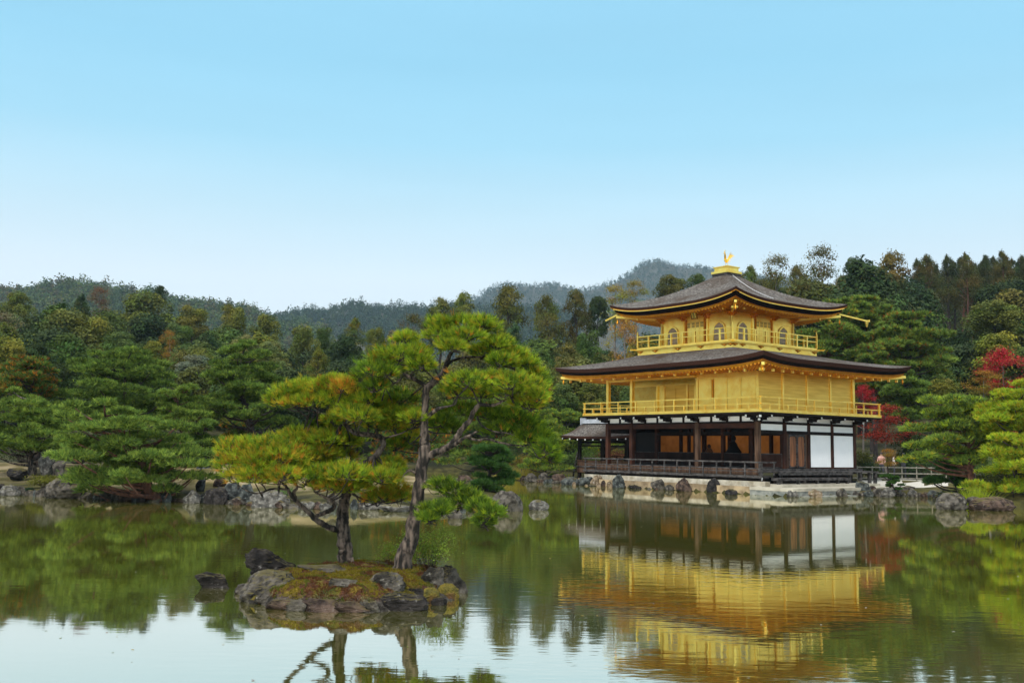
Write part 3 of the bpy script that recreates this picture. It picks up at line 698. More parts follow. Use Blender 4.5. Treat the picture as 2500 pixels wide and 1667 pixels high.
# ---- things inside the hall
st = thing('seated_statue', 'dark seated statue silhouetted against amber wall in the open hall', 'statue', tuple(SE(4.75, 3.6, 1.3)), -TH)
g = Geo(); g.lathe([(.02, 0), (.62, .02), (.66, .25), (.58, .62), (.5, .75)], (0, 0, 0), 20, sy=.6)
g.lathe([(.5, .75), (.56, .85), (.44, 1.0), (.30, 1.18), (.22, 1.35), (.13, 1.45), (.10, 1.52)], (0, 0, 0), 20, sy=.6); g.build('robed_body', M['black'], st)
g = Geo(); g.lathe([(.05, 1.5), (.13, 1.56), (.15, 1.66), (.12, 1.76), (.06, 1.82), (.07, 1.86), (.02, 1.92)], (0, 0, 0), 16); g.build('head', M['black'], st)
st2 = thing('small_statue', 'small reddish seated figure on an altar glimpsed in the hall', 'statue', tuple(SE(6.75, 3.7, 1.75)), -TH)
g = Geo(); g.box(-.5, .5, -.25, .25, -.45, .12); g.lathe([(.42, .12), (.46, .2), (.36, .3), (.26, .42), (.2, .55), (.1, .62)], (0, 0, 0), 16, sy=.7); g.build('altar_and_robe', M['wood_door'], st2)
g = Geo(); g.lathe([(.04, .6), (.11, .65), (.12, .75), (.06, .85)], (0, 0, 0), 14); g.build('head', M['wood_red'], st2)
# ---- fishing deck (small roofed annex over the water on the west side)
fd = thing('fishing_pavilion', 'small open sided annex with curved grey bark roof over the water', 'annex', (CX, CY, 0), -TH)
F0, F1 = 3.2, 5.3
for s in (13.3, 15.65, 18.1):
    for e in (F0, F1):
        g = Geo(); g.box(s - .10, s + .10, e - .10, e + .10, .0, 3.0); part('post', g, M['wood_dark'], fd)
g = Geo()
for e in (F0, F1): g.box(12.0, 18.5, e - .06, e + .06, 2.78, 2.95); g.box(12.0, 18.0, e - .04, e + .04, 2.38, 2.48)
for s in (15.65, 18.1): g.box(s - .05, s + .05, F0 + .1, F1 - .1, 2.62, 2.77)
part('beam', g, M['wood_dark'], fd)
V = []; nu_, nv = 30, 25; eR, eA, eB = 4.25, 2.25, 6.25
def annex_z(e, s): t = abs(e - eR) / 2.0; return 4.02 - .98 * (1 - (1 - t) ** 1.5) + .10 * ((s - 15.5) / 3.5) ** 2 * t
for th_, nm in ((0, 'roof'),):
    g = Geo(); top = []; bot = []
    for i in range(nu_):
        s = 12.1 + (19.0 - 12.1) * i / (nu_ - 1)
        for k in range(nv):
            e = eA + (eB - eA) * k / (nv - 1); z = annex_z(e, s); top.append(P(s, e, z)); bot.append(P(s, e, z - .16))
    q = np.array([[i * nv + k, i * nv + k + 1, (i + 1) * nv + k + 1, (i + 1) * nv + k] for i in range(nu_ - 1) for k in range(nv - 1)])
    g.add(top, q, smooth=True); g.add(bot, q[:, ::-1], m=1, smooth=True)
    for k0 in (0, nv - 1): g.add([top[i * nv + k0] for i in range(nu_)] + [bot[i * nv + k0] for i in range(nu_)], np.array([[i, i + 1, nu_ + i + 1, nu_ + i] for i in range(nu_ - 1)]), m=1)
    for i0 in (0, nu_ - 1): g.add(top[i0 * nv:(i0 + 1) * nv] + bot[i0 * nv:(i0 + 1) * nv], np.array([[i, i + 1, nv + i + 1, nv + i] for i in range(nv - 1)]), m=1)
    ar = part('roof', g, [M['thatch'], M['thatch_edge']], fd)
g = Geo(); g.box(12.2, 18.95, eR - .22, eR + .22, 3.98, 4.08); g.box(12.2, 18.9, eR - .15, eR + .15, 4.082, 4.28); g.box(18.9, 19.0, eR - .24, eR + .24, 3.9, 4.38); part('ridge_tiles', g, M['tile'], ar)
g = Geo()
for i in range(9):
    s = 12.5 + i * .79
    for e, sg in ((2.25, -1), (6.25, 1)): g.box(s - .045, s + .045, min(e, e - sg * .5), max(e, e - sg * .5), annex_z(e, s) - .27, annex_z(e, s) - .165, 0); g.box(s - .04, s + .04, min(e + sg * .002, e + sg * .02), max(e + sg * .002, e + sg * .02), annex_z(e, s) - .265, annex_z(e, s) - .17, 1)
part('rafter_ends', g, [M['wood_dark'], M['white_tip']], ar)
g = Geo(); g.box(12.0, 18.3, 3.0, 5.5, .98, 1.06); part('floor', g, M['wood_grey'], fd)
g = Geo(); g.box(12.3, 18.2, 3.06, 3.12, .62, 1.40); g.box(12.3, 18.2, 3.02, 3.14, 1.40, 1.46); part('side_boards', g, M['wood_column'], fd)
g = Geo()
for i in range(9): s = 12.4 + i * .72; g.box(s - .03, s + .03, 5.37, 5.43, 1.061, 1.72)
for z in (1.72, 1.5): g.box(12.3, 18.3, 5.36, 5.44, z, z + .05)
part('railing', g, M['wood_dark'], fd)
g = Geo(); g.bar(P(18.6, 3.0, .1), P(18.2, 3.1, 2.0), .09, .09); part('brace', g, M['wood_grey'], fd)

# ---- stone base of the pavilion
base = thing('footing_wall', 'beige stone and plaster footing under the pavilion veranda along the water', 'footing', (CX, CY, 0), -TH)
rng0 = random.Random(4)
s = -1.6
while s < 12.6:
    L_ = rng0.uniform(1.3, 2.3); g = Geo(); t = rng0.uniform(-.03, .03)
    g.box(s, min(s + L_ - .015, 12.6), -1.72 + t, -1.35, -.3, .40 + t * .5); part('kerb_stone', g, M['sandstone'], base); s += L_
g = Geo(); g.box(-1.5, 12.4, -1.34, -.9, -.2, .66); part('plaster_footing', g, M['plaster_old'], base)
ter = thing('stone_terrace', 'pale paved stone terrace with grey kerb beside the pavilion', 'terrace', (CX, CY, 0), -TH)
g = Geo(); g.box(-3.7, -1.0, -1.9, 7.5, .25, .40)
part('paving', g, M['slab'], ter)
g = Geo(); g.box(-3.68, -1.0, -1.88, 7.4, -.3, .248); part('kerb', g, M['slab_side'], ter)
g = Geo(); g.box(-4.3, -3.72, -1.2, 2.5, -.3, .05); part('footing_step', g, M['slab_side'], ter)
g = Geo(); g.box(-2.3, -1.02, -.9, 7.6, .403, .53); part('upper_step', g, M['slab'], ter)
# ------------------------------------------------------------------ pond, ground, hills
def w2(s, e): p = SE(s, e); return (p[0], p[1])
POND = [(-70, 2), (-8, 2.5), (8, 2.5), (60, 2), (52, 14), (44, 26), (34, 35), (26, 39.8), (21.5, 41.6), (19.4, 43.0), (20.8, 45.8), (22.8, 50.8), (20.3, 53.7), (17.2, 53.4),
        w2(-3.7, 4.0), w2(-3.6, -1.9), w2(-1.4, -1.72), w2(4, -1.7), w2(12.6, -1.7), w2(12.8, 1.5), w2(15, 6.2), w2(19.5, 7.2), (1.1, 69.2), (0.1, 72.6), (-2.6, 80), (-3.9, 89.5),
        (-7.5, 88), (-10, 80), (-13, 70), (-13, 60), (-9, 53), (-3.5, 50.5), (-.9, 47.6), (-.3, 44.5), (-.75, 42.15), (.1, 37.75), (-.4, 35.95), (-1.9, 35.15), (-3.25, 34.95), (-4.66, 35.55), (-6.3, 35.35), (-7.55, 35.65),
        (-8.84, 36.45), (-11.6, 38.85), (-12.9, 38.05), (-16, 39.65), (-17.9, 40.35), (-20.2, 41.95), (-26, 43.25), (-36, 37), (-52, 24)]
PA = np.array(POND); PB = np.roll(PA, -1, 0)
def pond_dist(x, y):
    """signed distance to the shore: negative in the pond"""
    x = np.asarray(x, float); y = np.asarray(y, float); d2 = np.full(x.shape, 1e12); ins = np.zeros(x.shape, bool)
    for (ax, ay), (bx, by) in zip(PA, PB):
        dx, dy = bx - ax, by - ay; t = np.clip(((x - ax) * dx + (y - ay) * dy) / (dx * dx + dy * dy + 1e-12), 0, 1)
        d2 = np.minimum(d2, (x - ax - t * dx) ** 2 + (y - ay - t * dy) ** 2)
        c = ((ay > y) != (by > y)) & (x < (bx - ax) * (y - ay) / ((by - ay) if by != ay else 1e-12) + ax); ins ^= c
    d = np.sqrt(d2); return np.where(ins, -d, d)
AZX = np.array([-2500, -600, 0, 400, 800, 1100, 1300, 1450, 1650, 1900, 2500, 3200, 5000])
MID = np.array([6, 12, 13, 12, 4, 5, 6, 8, 13, 18, 20, 20, 8])
def ground_z(x, y):
    x = np.asarray(x, float); y = np.asarray(y, float)
    d = pond_dist(x, y); r = np.hypot(x, y); px = 1250 + F * x / np.maximum(y, 1e-3)
    px = np.where(y > 0, np.clip(px, -2500, 5000), 5000)
    base = np.where(d < 0, np.maximum(-.9, d * .5), np.where((x > 12) & (y < 72), np.minimum(.62, .22 + .28 * d), np.minimum(.95, .22 + .10 * d)))
    s_ = (x - CX) * Svec[0] + (y - CY) * Svec[1]; e_ = (x - CX) * Evec[0] + (y - CY) * Evec[1]
    q_ = np.maximum(np.maximum(-4.6 - s_, s_ - 12.6), np.maximum(-2.2 - e_, e_ - 11)); base = np.where(d > 0, np.minimum(base, .33 + .12 * np.clip(q_, 0, 9)), base)
    rise = np.interp(px, AZX, MID) * np.clip((r - 76) / 125, 0, 1) * np.clip((330 - r) / 90, 0, 1)
    rise = np.where(y > 20, rise, 0)
    bumps = .18 * np.sin(x * .21 + 1.3) * np.sin(y * .17) * np.clip(d / 6, 0, 1)
    # the straw-covered mound on the left point of land
    mound = .55 * np.exp(-(((x + 10.5) / 6.5) ** 2 + ((y - 45) / 4.5) ** 2)) * np.clip(d / 3, 0, 1)
    return base + rise + bumps + mound
def gzs(x, y): return float(ground_z(np.array([x]), np.array([y]))[0])

def seg(*pairs):
    o = []
    for a, b_, n_ in pairs: o += list(np.linspace(a, b_, n_, endpoint=False))
    return np.array(o)
az = np.radians(np.concatenate([seg((-180, -40, 56), (-40, 40, 420), (40, 180, 56)), [180.0]]))
rr = np.concatenate([seg((.5, 30, 30), (30, 75, 100), (75, 140, 45), (140, 340, 30)), np.geomspace(340, 7500, 16)])
A, R = np.meshgrid(az, rr, indexing='ij'); X = R * np.sin(A); Y = R * np.cos(A); Z = ground_z(X, Y)
g = Geo(); na, nr = A.shape
q = np.arange(na * nr).reshape(na, nr)
g.add(np.stack([X, Y, Z], -1).reshape(-1, 3), np.stack([q[:-1, :-1], q[:-1, 1:], q[1:, 1:], q[1:, :-1]], -1).reshape(-1, 4), smooth=True)
m, n, b = new_mat('garden_ground'); L = n.links; b.inputs['Roughness'].default_value = .95; b.inputs['Specular IOR Level'].default_value = .1
t = n.nodes.new('ShaderNodeTexCoord')
def noise_ramp(n, t, scale, stops, detail=7):
    nz = n.nodes.new('ShaderNodeTexNoise'); nz.inputs['Scale'].default_value = scale; nz.inputs['Detail'].default_value = detail
    n.links.new(t.outputs['Object'], nz.inputs['Vector']); r = n.nodes.new('ShaderNodeValToRGB')
    while len(r.color_ramp.elements) < len(stops): r.color_ramp.elements.new(.5)
    for el, (p_, c_) in zip(r.color_ramp.elements, stops): el.position = p_; el.color = (*c_, 1)
    n.links.new(nz.outputs[0], r.inputs[0]); return r.outputs[0], nz.outputs[0]
straw, s1 = noise_ramp(n, t, .8, [(.34, (.045, .045, .010)), (.46, (.10, .08, .028)), (.56, (.20, .155, .085)), (.7, (.27, .22, .13))])
moss_, s3_ = noise_ramp(n, t, .6, [(.34, (.03, .035, .008)), (.5, (.075, .065, .018)), (.66, (.12, .095, .04))])
sx_ = n.nodes.new('ShaderNodeSeparateXYZ'); L.new(t.outputs['Object'], sx_.inputs[0])
mrx = n.nodes.new('ShaderNodeMapRange'); mrx.inputs[1].default_value = -3; mrx.inputs[2].default_value = 2; L.new(sx_.outputs['X'], mrx.inputs[0])
mxx = n.nodes.new('ShaderNodeMix'); mxx.data_type = 'RGBA'; L.new(mrx.outputs[0], mxx.inputs[0]); L.new(straw, mxx.inputs[6]); L.new(moss_, mxx.inputs[7]); straw = mxx.outputs[2]
forest, s2 = noise_ramp(n, t, .5, [(.35, (.012, .014, .006)), (.65, (.06, .055, .022))])
ln2 = n.nodes.new('ShaderNodeVectorMath'); ln2.operation = 'LENGTH'; L.new(t.outputs['Object'], ln2.inputs[0])
mr = n.nodes.new('ShaderNodeMapRange'); mr.inputs[1].default_value = 62; mr.inputs[2].default_value = 74; L.new(ln2.outputs['Value'], mr.inputs[0])
mx = n.nodes.new('ShaderNodeMix'); mx.data_type = 'RGBA'; L.new(mr.outputs[0], mx.inputs[0]); L.new(straw, mx.inputs[6]); L.new(forest, mx.inputs[7]); zr = n.nodes.new('ShaderNodeMapRange'); zr.inputs[1].default_value = .30; zr.inputs[2].default_value = .62; L.new(sx_.outputs['Z'], zr.inputs[0])
wet, _w = noise_ramp(n, t, 1.5, [(.35, (.018, .018, .008)), (.65, (.06, .055, .016))])
mw = n.nodes.new('ShaderNodeMix'); mw.data_type = 'RGBA'; L.new(zr.outputs[0], mw.inputs[0]); L.new(wet, mw.inputs[6]); L.new(mx.outputs[2], mw.inputs[7]); L.new(mw.outputs[2], b.inputs['Base Color'])
fn = n.nodes.new('ShaderNodeTexNoise'); fn.inputs['Scale'].default_value = 14; fn.inputs['Detail'].default_value = 8; L.new(t.outputs['Object'], fn.inputs['Vector'])
bn = n.nodes.new('ShaderNodeBump'); bn.inputs['Strength'].default_value = .8; bn.inputs['Distance'].default_value = .08; L.new(fn.outputs[0], bn.inputs['Height']); L.new(bn.outputs[0], b.inputs['Normal'])
g.build('ground', m, kind='structure')

# pond surface: still, olive and turbid, with faint ripples
m, n, b = new_mat('pond_water'); L = n.links; n.nodes.remove(b)
o = n.nodes['Material Output']; t = n.nodes.new('ShaderNodeTexCoord')
def wave(scale, st, detail=3, rot=0.0):
    mp_ = n.nodes.new('ShaderNodeMapping'); mp_.inputs['Scale'].default_value = st; mp_.inputs['Rotation'].default_value = (0, 0, rot)
    L.new(t.outputs['Object'], mp_.inputs[0]); z = n.nodes.new('ShaderNodeTexNoise'); z.inputs['Scale'].default_value = scale; z.inputs['Detail'].default_value = detail
    L.new(mp_.outputs[0], z.inputs[0]); return z.outputs[0]
wa = wave(2.2, (.55, 1.6, 1), 3, .12); wb = wave(7, (.4, 1.3, 1), 2, -.1); patch = wave(.09, (.6, 1.0, 1), 2)
pr = n.nodes.new('ShaderNodeMapRange'); pr.inputs[1].default_value = .44; pr.inputs[2].default_value = .62; pr.inputs[3].default_value = .18; pr.inputs[4].default_value = 1.0; L.new(patch, pr.inputs[0])
ad = n.nodes.new('ShaderNodeMath'); ad.operation = 'MULTIPLY_ADD'; ad.inputs[1].default_value = .35; L.new(wb, ad.inputs[0]); L.new(wa, ad.inputs[2])
ml = n.nodes.new('ShaderNodeMath'); ml.operation = 'MULTIPLY'; L.new(ad.outputs[0], ml.inputs[0]); L.new(pr.outputs[0], ml.inputs[1])
bn = n.nodes.new('ShaderNodeBump'); bn.inputs['Strength'].default_value = .15; bn.inputs['Distance'].default_value = .02; L.new(ml.outputs[0], bn.inputs['Height'])
gl = n.nodes.new('ShaderNodeBsdfGlossy'); gl.inputs['Roughness'].default_value = .03; gl.inputs['Color'].default_value = (1.0, .975, .90, 1); L.new(bn.outputs[0], gl.inputs['Normal'])
df = n.nodes.new('ShaderNodeBsdfDiffuse'); df.inputs['Color'].default_value = (.115, .118, .016, 1)
lw = n.nodes.new('ShaderNodeLayerWeight'); lw.inputs['Blend'].default_value = .5; L.new(bn.outputs[0], lw.inputs['Normal'])
fr = n.nodes.new('ShaderNodeMapRange'); fr.inputs[1].default_value = .45; fr.inputs[2].default_value = .84; fr.inputs[3].default_value = .35; fr.inputs[4].default_value = .89; L.new(lw.outputs['Facing'], fr.inputs[0])
ms = n.nodes.new('ShaderNodeMixShader'); L.new(fr.outputs[0], ms.inputs[0]); L.new(df.outputs[0], ms.inputs[1]); L.new(gl.outputs[0], ms.inputs[2]); L.new(ms.outputs[0], o.inputs[0])
g = Geo(); xs = np.linspace(-75, 65, 29); ys = np.linspace(1.5, 95, 20); XX, YY = np.meshgrid(xs, ys, indexing='ij'); q = np.arange(XX.size).reshape(XX.shape)
g.add(np.stack([XX, YY, np.zeros_like(XX)], -1).reshape(-1, 3), np.stack([q[:-1, :-1], q[1:, :-1], q[1:, 1:], q[:-1, 1:]], -1).reshape(-1, 4))
g.build('pond_water', m, kind='structure')

# gravel path on the right bank
g = Geo(); V = []
for px, ya, yb in ((2040, 58.6, 62), (2062, 58.2, 62.5), (2085, 58, 63), (2150, 57, 64), (2200, 56.2, 65), (2250, 56.5, 66), (2310, 58, 67), (2420, 61, 69)):
    for k in range(5):
        Yk = ya + (yb - ya) * k / 4; d = ray(px, 1150); x_ = d[0] / d[1] * Yk; V.append((x_, Yk, gzs(x_, Yk) + .025))
g.add(V, np.array([[i * 5 + k, (i + 1) * 5 + k, (i + 1) * 5 + k + 1, i * 5 + k + 1] for i in range(7) for k in range(4)])); g.build('gravel_path', M['gravel'], kind='structure')

# wooded hills far behind
def hill(name, xs, ysky, Ra, Rb, z0, tree_h, seed, mat_):
    xs = np.array(xs, float); ysky = np.array(ysky, float)
    cols = np.linspace(xs[0], xs[-1], 150); sk = np.interp(cols, xs, ysky)
    v = np.linspace(0, 1.35, 40); rng = np.random.RandomState(seed)
    ph = rng.rand(6) * 6.28
    crest = np.array([at(c, s, Rb)[2] for c, s in zip(cols, sk)]) - tree_h
    crest = crest + .008 * (crest - z0) * (np.sin(cols * .05 + ph[0]) + np.sin(cols * .021 + ph[1]))
    def zf(ci, vv):
        c = crest[ci]; up = np.clip(vv, 0, 1); sm = up ** 1.25
        rid = .06 * (c - z0) * np.sin(cols[ci] * .03 + ph[2] + vv * 3) * np.sin(vv * 3.14 * .95)
        return z0 + (c - z0) * sm * (1 - np.clip((vv - 1) / .35, 0, 1) ** 2) + rid
    V = []
    for ci, c in enumerate(cols):
        d = ray(c, 1050); d = d[:2] / d[1]
        for vv in v: Yd = Ra + (Rb - Ra) * vv; V.append((d[0] * Yd, Yd, zf(ci, vv)))
    nv_ = len(v); q = np.arange(len(V)).reshape(len(cols), nv_)
    g = Geo(); g.add(V, np.stack([q[:-1, :-1], q[1:, :-1], q[1:, 1:], q[:-1, 1:]], -1).reshape(-1, 4), smooth=True)
    g.build(name, mat_, kind='structure')
    def place(cpx, vv):
        ci = np.clip(np.searchsorted(cols, cpx), 0, len(cols) - 1); d = ray(cpx, 1050); d = d[:2] / d[1]; Yd = Ra + (Rb - Ra) * vv
        return np.array([d[0] * Yd, Yd, zf(ci, vv)])
    return place
hl = hill('left_hill', [-500, -150, 0, 60, 130, 200, 260, 310, 360, 400, 440, 500, 560, 600, 640, 680, 760, 900], [690, 690, 683, 672, 668, 674, 672, 678, 694, 704, 714, 718, 722, 730, 748, 757, 775, 800], 350, 850, 6, 15, 1, M['soil'])
hc = hill('center_hill', [560, 640, 690, 720, 750, 790, 830, 870, 900, 940, 980, 1020, 1100, 1200, 1300, 1500], [770, 757, 755, 745, 738, 733, 725, 727, 736, 732, 733, 732, 730, 728, 735, 760], 500, 1150, 6, 13, 2, M['soil'])
hf = hill('far_mountain', [1050, 1120, 1165, 1200, 1245, 1290, 1320, 1370, 1420, 1460, 1500, 1530, 1570, 1610, 1650, 1700, 1760, 1900, 2100, 2600], [745, 725, 712, 688, 675, 680, 690, 692, 694, 686, 672, 655, 638, 629, 632, 640, 650, 665, 690, 740], 1300, 2300, 8, 14, 3, M['soil'])
# ------------------------------------------------------------------ rocks
def _ico(n):
    b_ = bmesh.new(); bmesh.ops.create_icosphere(b_, subdivisions=n, radius=1.0); r_ = np.array([v.co[:] for v in b_.verts]), np.array([[v.index for v in f.verts] for f in b_.faces]); b_.free(); return r_
ICO = {3: _ico(3), 4: _ico(4), 5: _ico(5)}
def rock_verts(seed, sx, sy, sz, planes=7, rough=.10, top=None, cut=(.62, .95), lod=4):
    rng = np.random.RandomState(seed); V = ICO[lod][0].copy()
    k = np.ones(len(V))
    for i in range(planes):
        n_ = rng.normal(0, 1, 3); n_ /= np.linalg.norm(n_); d = rng.uniform(*cut)
        k = np.minimum(k, np.where(V @ n_ > 1e-3, d / np.maximum(V @ n_, 1e-3), 9))
    V = V * np.minimum(k, 1)[:, None]
    off = rng.rand(3) * 50
    nz = np.array([mnoise.fractal(Vector((p * 1.6 + off)), .7, 2.1, 4) for p in V]) * rough
    nz2 = np.array([mnoise.noise(Vector((p * 7 + off))) for p in V]) * rough * .28
    nz3 = np.array([abs(mnoise.noise(Vector((p[0] * 3.2, p[1] * 3.2, p[2] * 5.5)) + Vector(off))) for p in V]) * rough * .9
    nz4 = np.array([mnoise.noise(Vector((p * 16 + off))) for p in V]) * rough * .16
    V = V * (1 + nz + nz2 - nz3 + nz4)[:, None]
    if top is not None: V[:, 2] = np.where(V[:, 2] > top, top + (V[:, 2] - top) * .15, V[:, 2])
    return V * np.array([sx, sy, sz])
_rk = [100]
def rock(px, py, wpx, hpx, col, label, z=0.0, depth=.8, shape='round', group=None, lean=0.0):
    """px,py: middle of the foot; size as seen in the reference"""
    _rk[0] += 1; c = gz(px, py, z); k = mpp(c[1]); w_, h_ = wpx * k, hpx * k
    dp = max(w_ * depth, h_ * .4) if shape != 'slab' else w_ * depth
    pl = dict(round=(5, .10, (.78, .98)), block=(10, .09, (.58, .85)), slab=(9, .10, (.55, .85)), sharp=(9, .13, (.42, .9)))[shape]
    lod = 5 if c[1] < 20 else (4 if hpx > 22 else 3); V = rock_verts(_rk[0], 1, 1, 1, pl[0], pl[1] * 1.25, None, pl[2], lod)
    lo, hi = V.min(0), V.max(0); V = (V - (lo + hi) / 2) / ((hi - lo) / 2)
    V *= np.array([w_ / 2, dp / 2, h_ * .68]); V[:, 2] += h_ * .32
    V[:, 0] += lean * (V[:, 2])
    g = Geo(); g.add(V, ICO[lod][1], smooth=False)
    o = g.build('rock', M[col], loc=(c[0], c[1] + dp * .42, z)); tag(o, label, 'rock', group); return o
# --- the near islet
ISL = [(-3.62, 14.3), (-3.1, 13.42), (-2.45, 13.25), (-1.75, 13.22), (-1.1, 13.85), (-.72, 14.7), (-.66, 15.5), (-.85, 16.5), (-1.6, 17.2), (-2.6, 17.3), (-3.4, 16.6), (-3.8, 15.4)]
IA = np.array(ISL); IB = np.roll(IA, -1, 0)
def isl_d(x, y):
    d2 = np.full(x.shape, 1e9); ins = np.zeros(x.shape, bool)
    for (ax, ay), (bx, by) in zip(IA, IB):
        dx, dy = bx - ax, by - ay; t_ = np.clip(((x - ax) * dx + (y - ay) * dy) / (dx * dx + dy * dy), 0, 1)
        d2 = np.minimum(d2, (x - ax - t_ * dx) ** 2 + (y - ay - t_ * dy) ** 2)
        c = ((ay > y) != (by > y)) & (x < (bx - ax) * (y - ay) / ((by - ay) if by != ay else 1e-9) + ax); ins ^= c
    return np.where(ins, np.sqrt(d2), -np.sqrt(d2))
xs = np.linspace(-4.2, -.2, 130); ys = np.linspace(12.8, 17.7, 150); XX, YY = np.meshgrid(xs, ys, indexing='ij'); D = isl_d(XX, YY)
nz = np.array([mnoise.fractal(Vector((x * 1.3, y * 1.3, 3.1)), .8, 2.1, 5) for x, y in zip(XX.ravel(), YY.ravel())]).reshape(XX.shape)
nf = np.array([mnoise.noise(Vector((x * 9, y * 9, 7.7))) for x, y in zip(XX.ravel(), YY.ravel())]).reshape(XX.shape)
D = D + nz * .12
ZZ = np.where(D > 0, -.01 + .33 * (1 - np.exp(-D * 3.2)) + .085 * nz + .02 * nf, -.01 + D * 1.2)
def isl_z(x, y):
    i = int(np.clip(np.searchsorted(xs, x), 0, 129)); j = int(np.clip(np.searchsorted(ys, y), 0, 149)); return float(ZZ[i, j])
q = np.arange(XX.size).reshape(XX.shape); g = Geo()
g.add(np.stack([XX, YY, ZZ], -1).reshape(-1, 3), np.stack([q[:-1, :-1], q[1:, :-1], q[1:, 1:], q[:-1, 1:]], -1).reshape(-1, 4), smooth=True)
mi_, n, b = new_mat('islet_moss'); L = n.links; b.inputs['Roughness'].default_value = .95; b.inputs['Specular IOR Level'].default_value = .15
t = n.nodes.new('ShaderNodeTexCoord')
c1, _ = noise_ramp(n, t, 2.6, [(.30, (.03, .035, .006)), (.42, (.105, .085, .010)), (.49, (.075, .03, .012)), (.54, (.05, .02, .012)), (.60, (.14, .10, .012)), (.72, (.045, .022, .014))], 8)
fn = n.nodes.new('ShaderNodeTexNoise'); fn.inputs['Scale'].default_value = 45; fn.inputs['Detail'].default_value = 6; L.new(t.outputs['Object'], fn.inputs['Vector'])
fr_ = n.nodes.new('ShaderNodeMapRange'); fr_.inputs[1].default_value = .3; fr_.inputs[2].default_value = .7; fr_.inputs[3].default_value = .45; fr_.inputs[4].default_value = 1.5; L.new(fn.outputs[0], fr_.inputs[0])
szz = n.nodes.new('ShaderNodeSeparateXYZ'); L.new(t.outputs['Object'], szz.inputs[0]); mz = n.nodes.new('ShaderNodeMapRange'); mz.inputs[1].default_value = .10; mz.inputs[2].default_value = .20; L.new(szz.outputs['Z'], mz.inputs[0])
c0, _ = noise_ramp(n, t, 6, [(.38, (.014, .012, .010)), (.6, (.09, .08, .07))], 9)
mxz = n.nodes.new('ShaderNodeMix'); mxz.data_type = 'RGBA'; L.new(mz.outputs[0], mxz.inputs[0]); L.new(c0, mxz.inputs[6]); L.new(c1, mxz.inputs[7]); c1 = mxz.outputs[2]
mm = n.nodes.new('ShaderNodeVectorMath'); mm.operation = 'SCALE'; L.new(c1, mm.inputs[0]); L.new(fr_.outputs[0], mm.inputs['Scale']); L.new(mm.outputs[0], b.inputs['Base Color'])
bn = n.nodes.new('ShaderNodeBump'); bn.inputs['Strength'].default_value = 1; bn.inputs['Distance'].default_value = .03; L.new(fn.outputs[0], bn.inputs['Height']); L.new(bn.outputs[0], b.inputs['Normal'])
g.build('islet_ground', mi_, kind='structure')
GI = 'rocks of the pine islet'
rock(668, 1414, 136, 73, 'rock_dark', 'large dark tilted slab at the back left of the pine islet', .06, .5, 'sharp', GI, -.25)
rock(645, 1474, 148, 72, 'rock_grey', 'big grey bedrock hump at the left tip of the pine islet', 0, 1.2, 'round', GI)
rock(700, 1424, 102, 31, 'rock_grey', 'grey ledge just behind the moss left of the thick trunk', .12, .7, 'round', GI)
rock(780, 1412, 126, 31, 'rock_grey', 'flat grey ledge at the foot of the thick pine trunk', .2, .5, 'slab', GI)
rock(684, 1492, 87, 27, 'rock_brown', 'small brownish rock at the front left waterline of the pine islet', -.02, .7, 'block', GI)
rock(785, 1498, 122, 33, 'rock_brown', 'long low lichen-streaked rock on the front waterline of the islet', -.02, .55, 'block', GI)
rock(862, 1499, 112, 29, 'rock_brown', 'brown rock right of the long low rock on the islet waterline', -.02, .55, 'block', GI)
rock(938, 1456, 95, 57, 'rock_grey', 'rounded grey boulder amid the moss before the leaning pine', .10, .7, 'round', GI)
rock(978, 1496, 128, 46, 'rock_dark', 'blackish wet block on the front right waterline of the islet', -.02, .6, 'block', GI)
rock(914, 1397, 87, 25, 'rock_brown', 'low brown rock between the two pine trunks at the back', .18, .6, 'round', GI)
rock(1052, 1440, 65, 55, 'rock_grey', 'upright grey block right of the leaning pine', .10, .8, 'block', GI)
rock(1088, 1444, 75, 60, 'rock_grey', 'tall grey block at the right end of the islet', .02, .8, 'block', GI)
rock(1122, 1448, 41, 34, 'rock_grey', 'small broken rock at the far right waterline of the islet', 0, .8, 'sharp', GI)
rock(1092, 1466, 56, 39, 'moss', 'yellow green mossy mound at the right waterline of the islet', -.01, .8, 'round', GI)
rock(1048, 1472, 48, 36, 'moss', 'small mossy hump beside the black wet block', 0, .8, 'round', GI)
rock(630, 1474, 61, 34, 'moss', 'dark mossy hump on the left front of the grey bedrock', 0, .7, 'round', GI)
rock(832, 1436, 75, 21, 'rock_grey', 'small half buried grey stone in the moss of the islet', .24, .6, 'block', GI)
rock(512, 1440, 90, 42, 'rock_dark', 'lone black rock standing in the water left of the islet', -.02, .6, 'sharp')
for i, (px, py, w_, h_, cl, sh) in enumerate([(722, 1494, 50, 28, 'rock_grey', 'block'), (905, 1498, 44, 30, 'rock_grey', 'sharp'), (1010, 1474, 60, 36, 'rock_dark', 'block'), (606, 1470, 50, 30, 'rock_grey', 'block'), (590, 1452, 44, 26, 'rock_grey', 'round'), (745, 1400, 60, 18, 'rock_grey', 'slab'), (1020, 1440, 40, 26, 'rock_brown', 'block'), (955, 1470, 50, 28, 'rock_grey', 'block'), (1070, 1480, 40, 22, 'rock_dark', 'block')]):
    rock(px, py, w_, h_, cl, 'small weathered stone wedged between the larger rocks rimming the pine islet', -.01, .8, sh, 'filler stones of the islet rim')
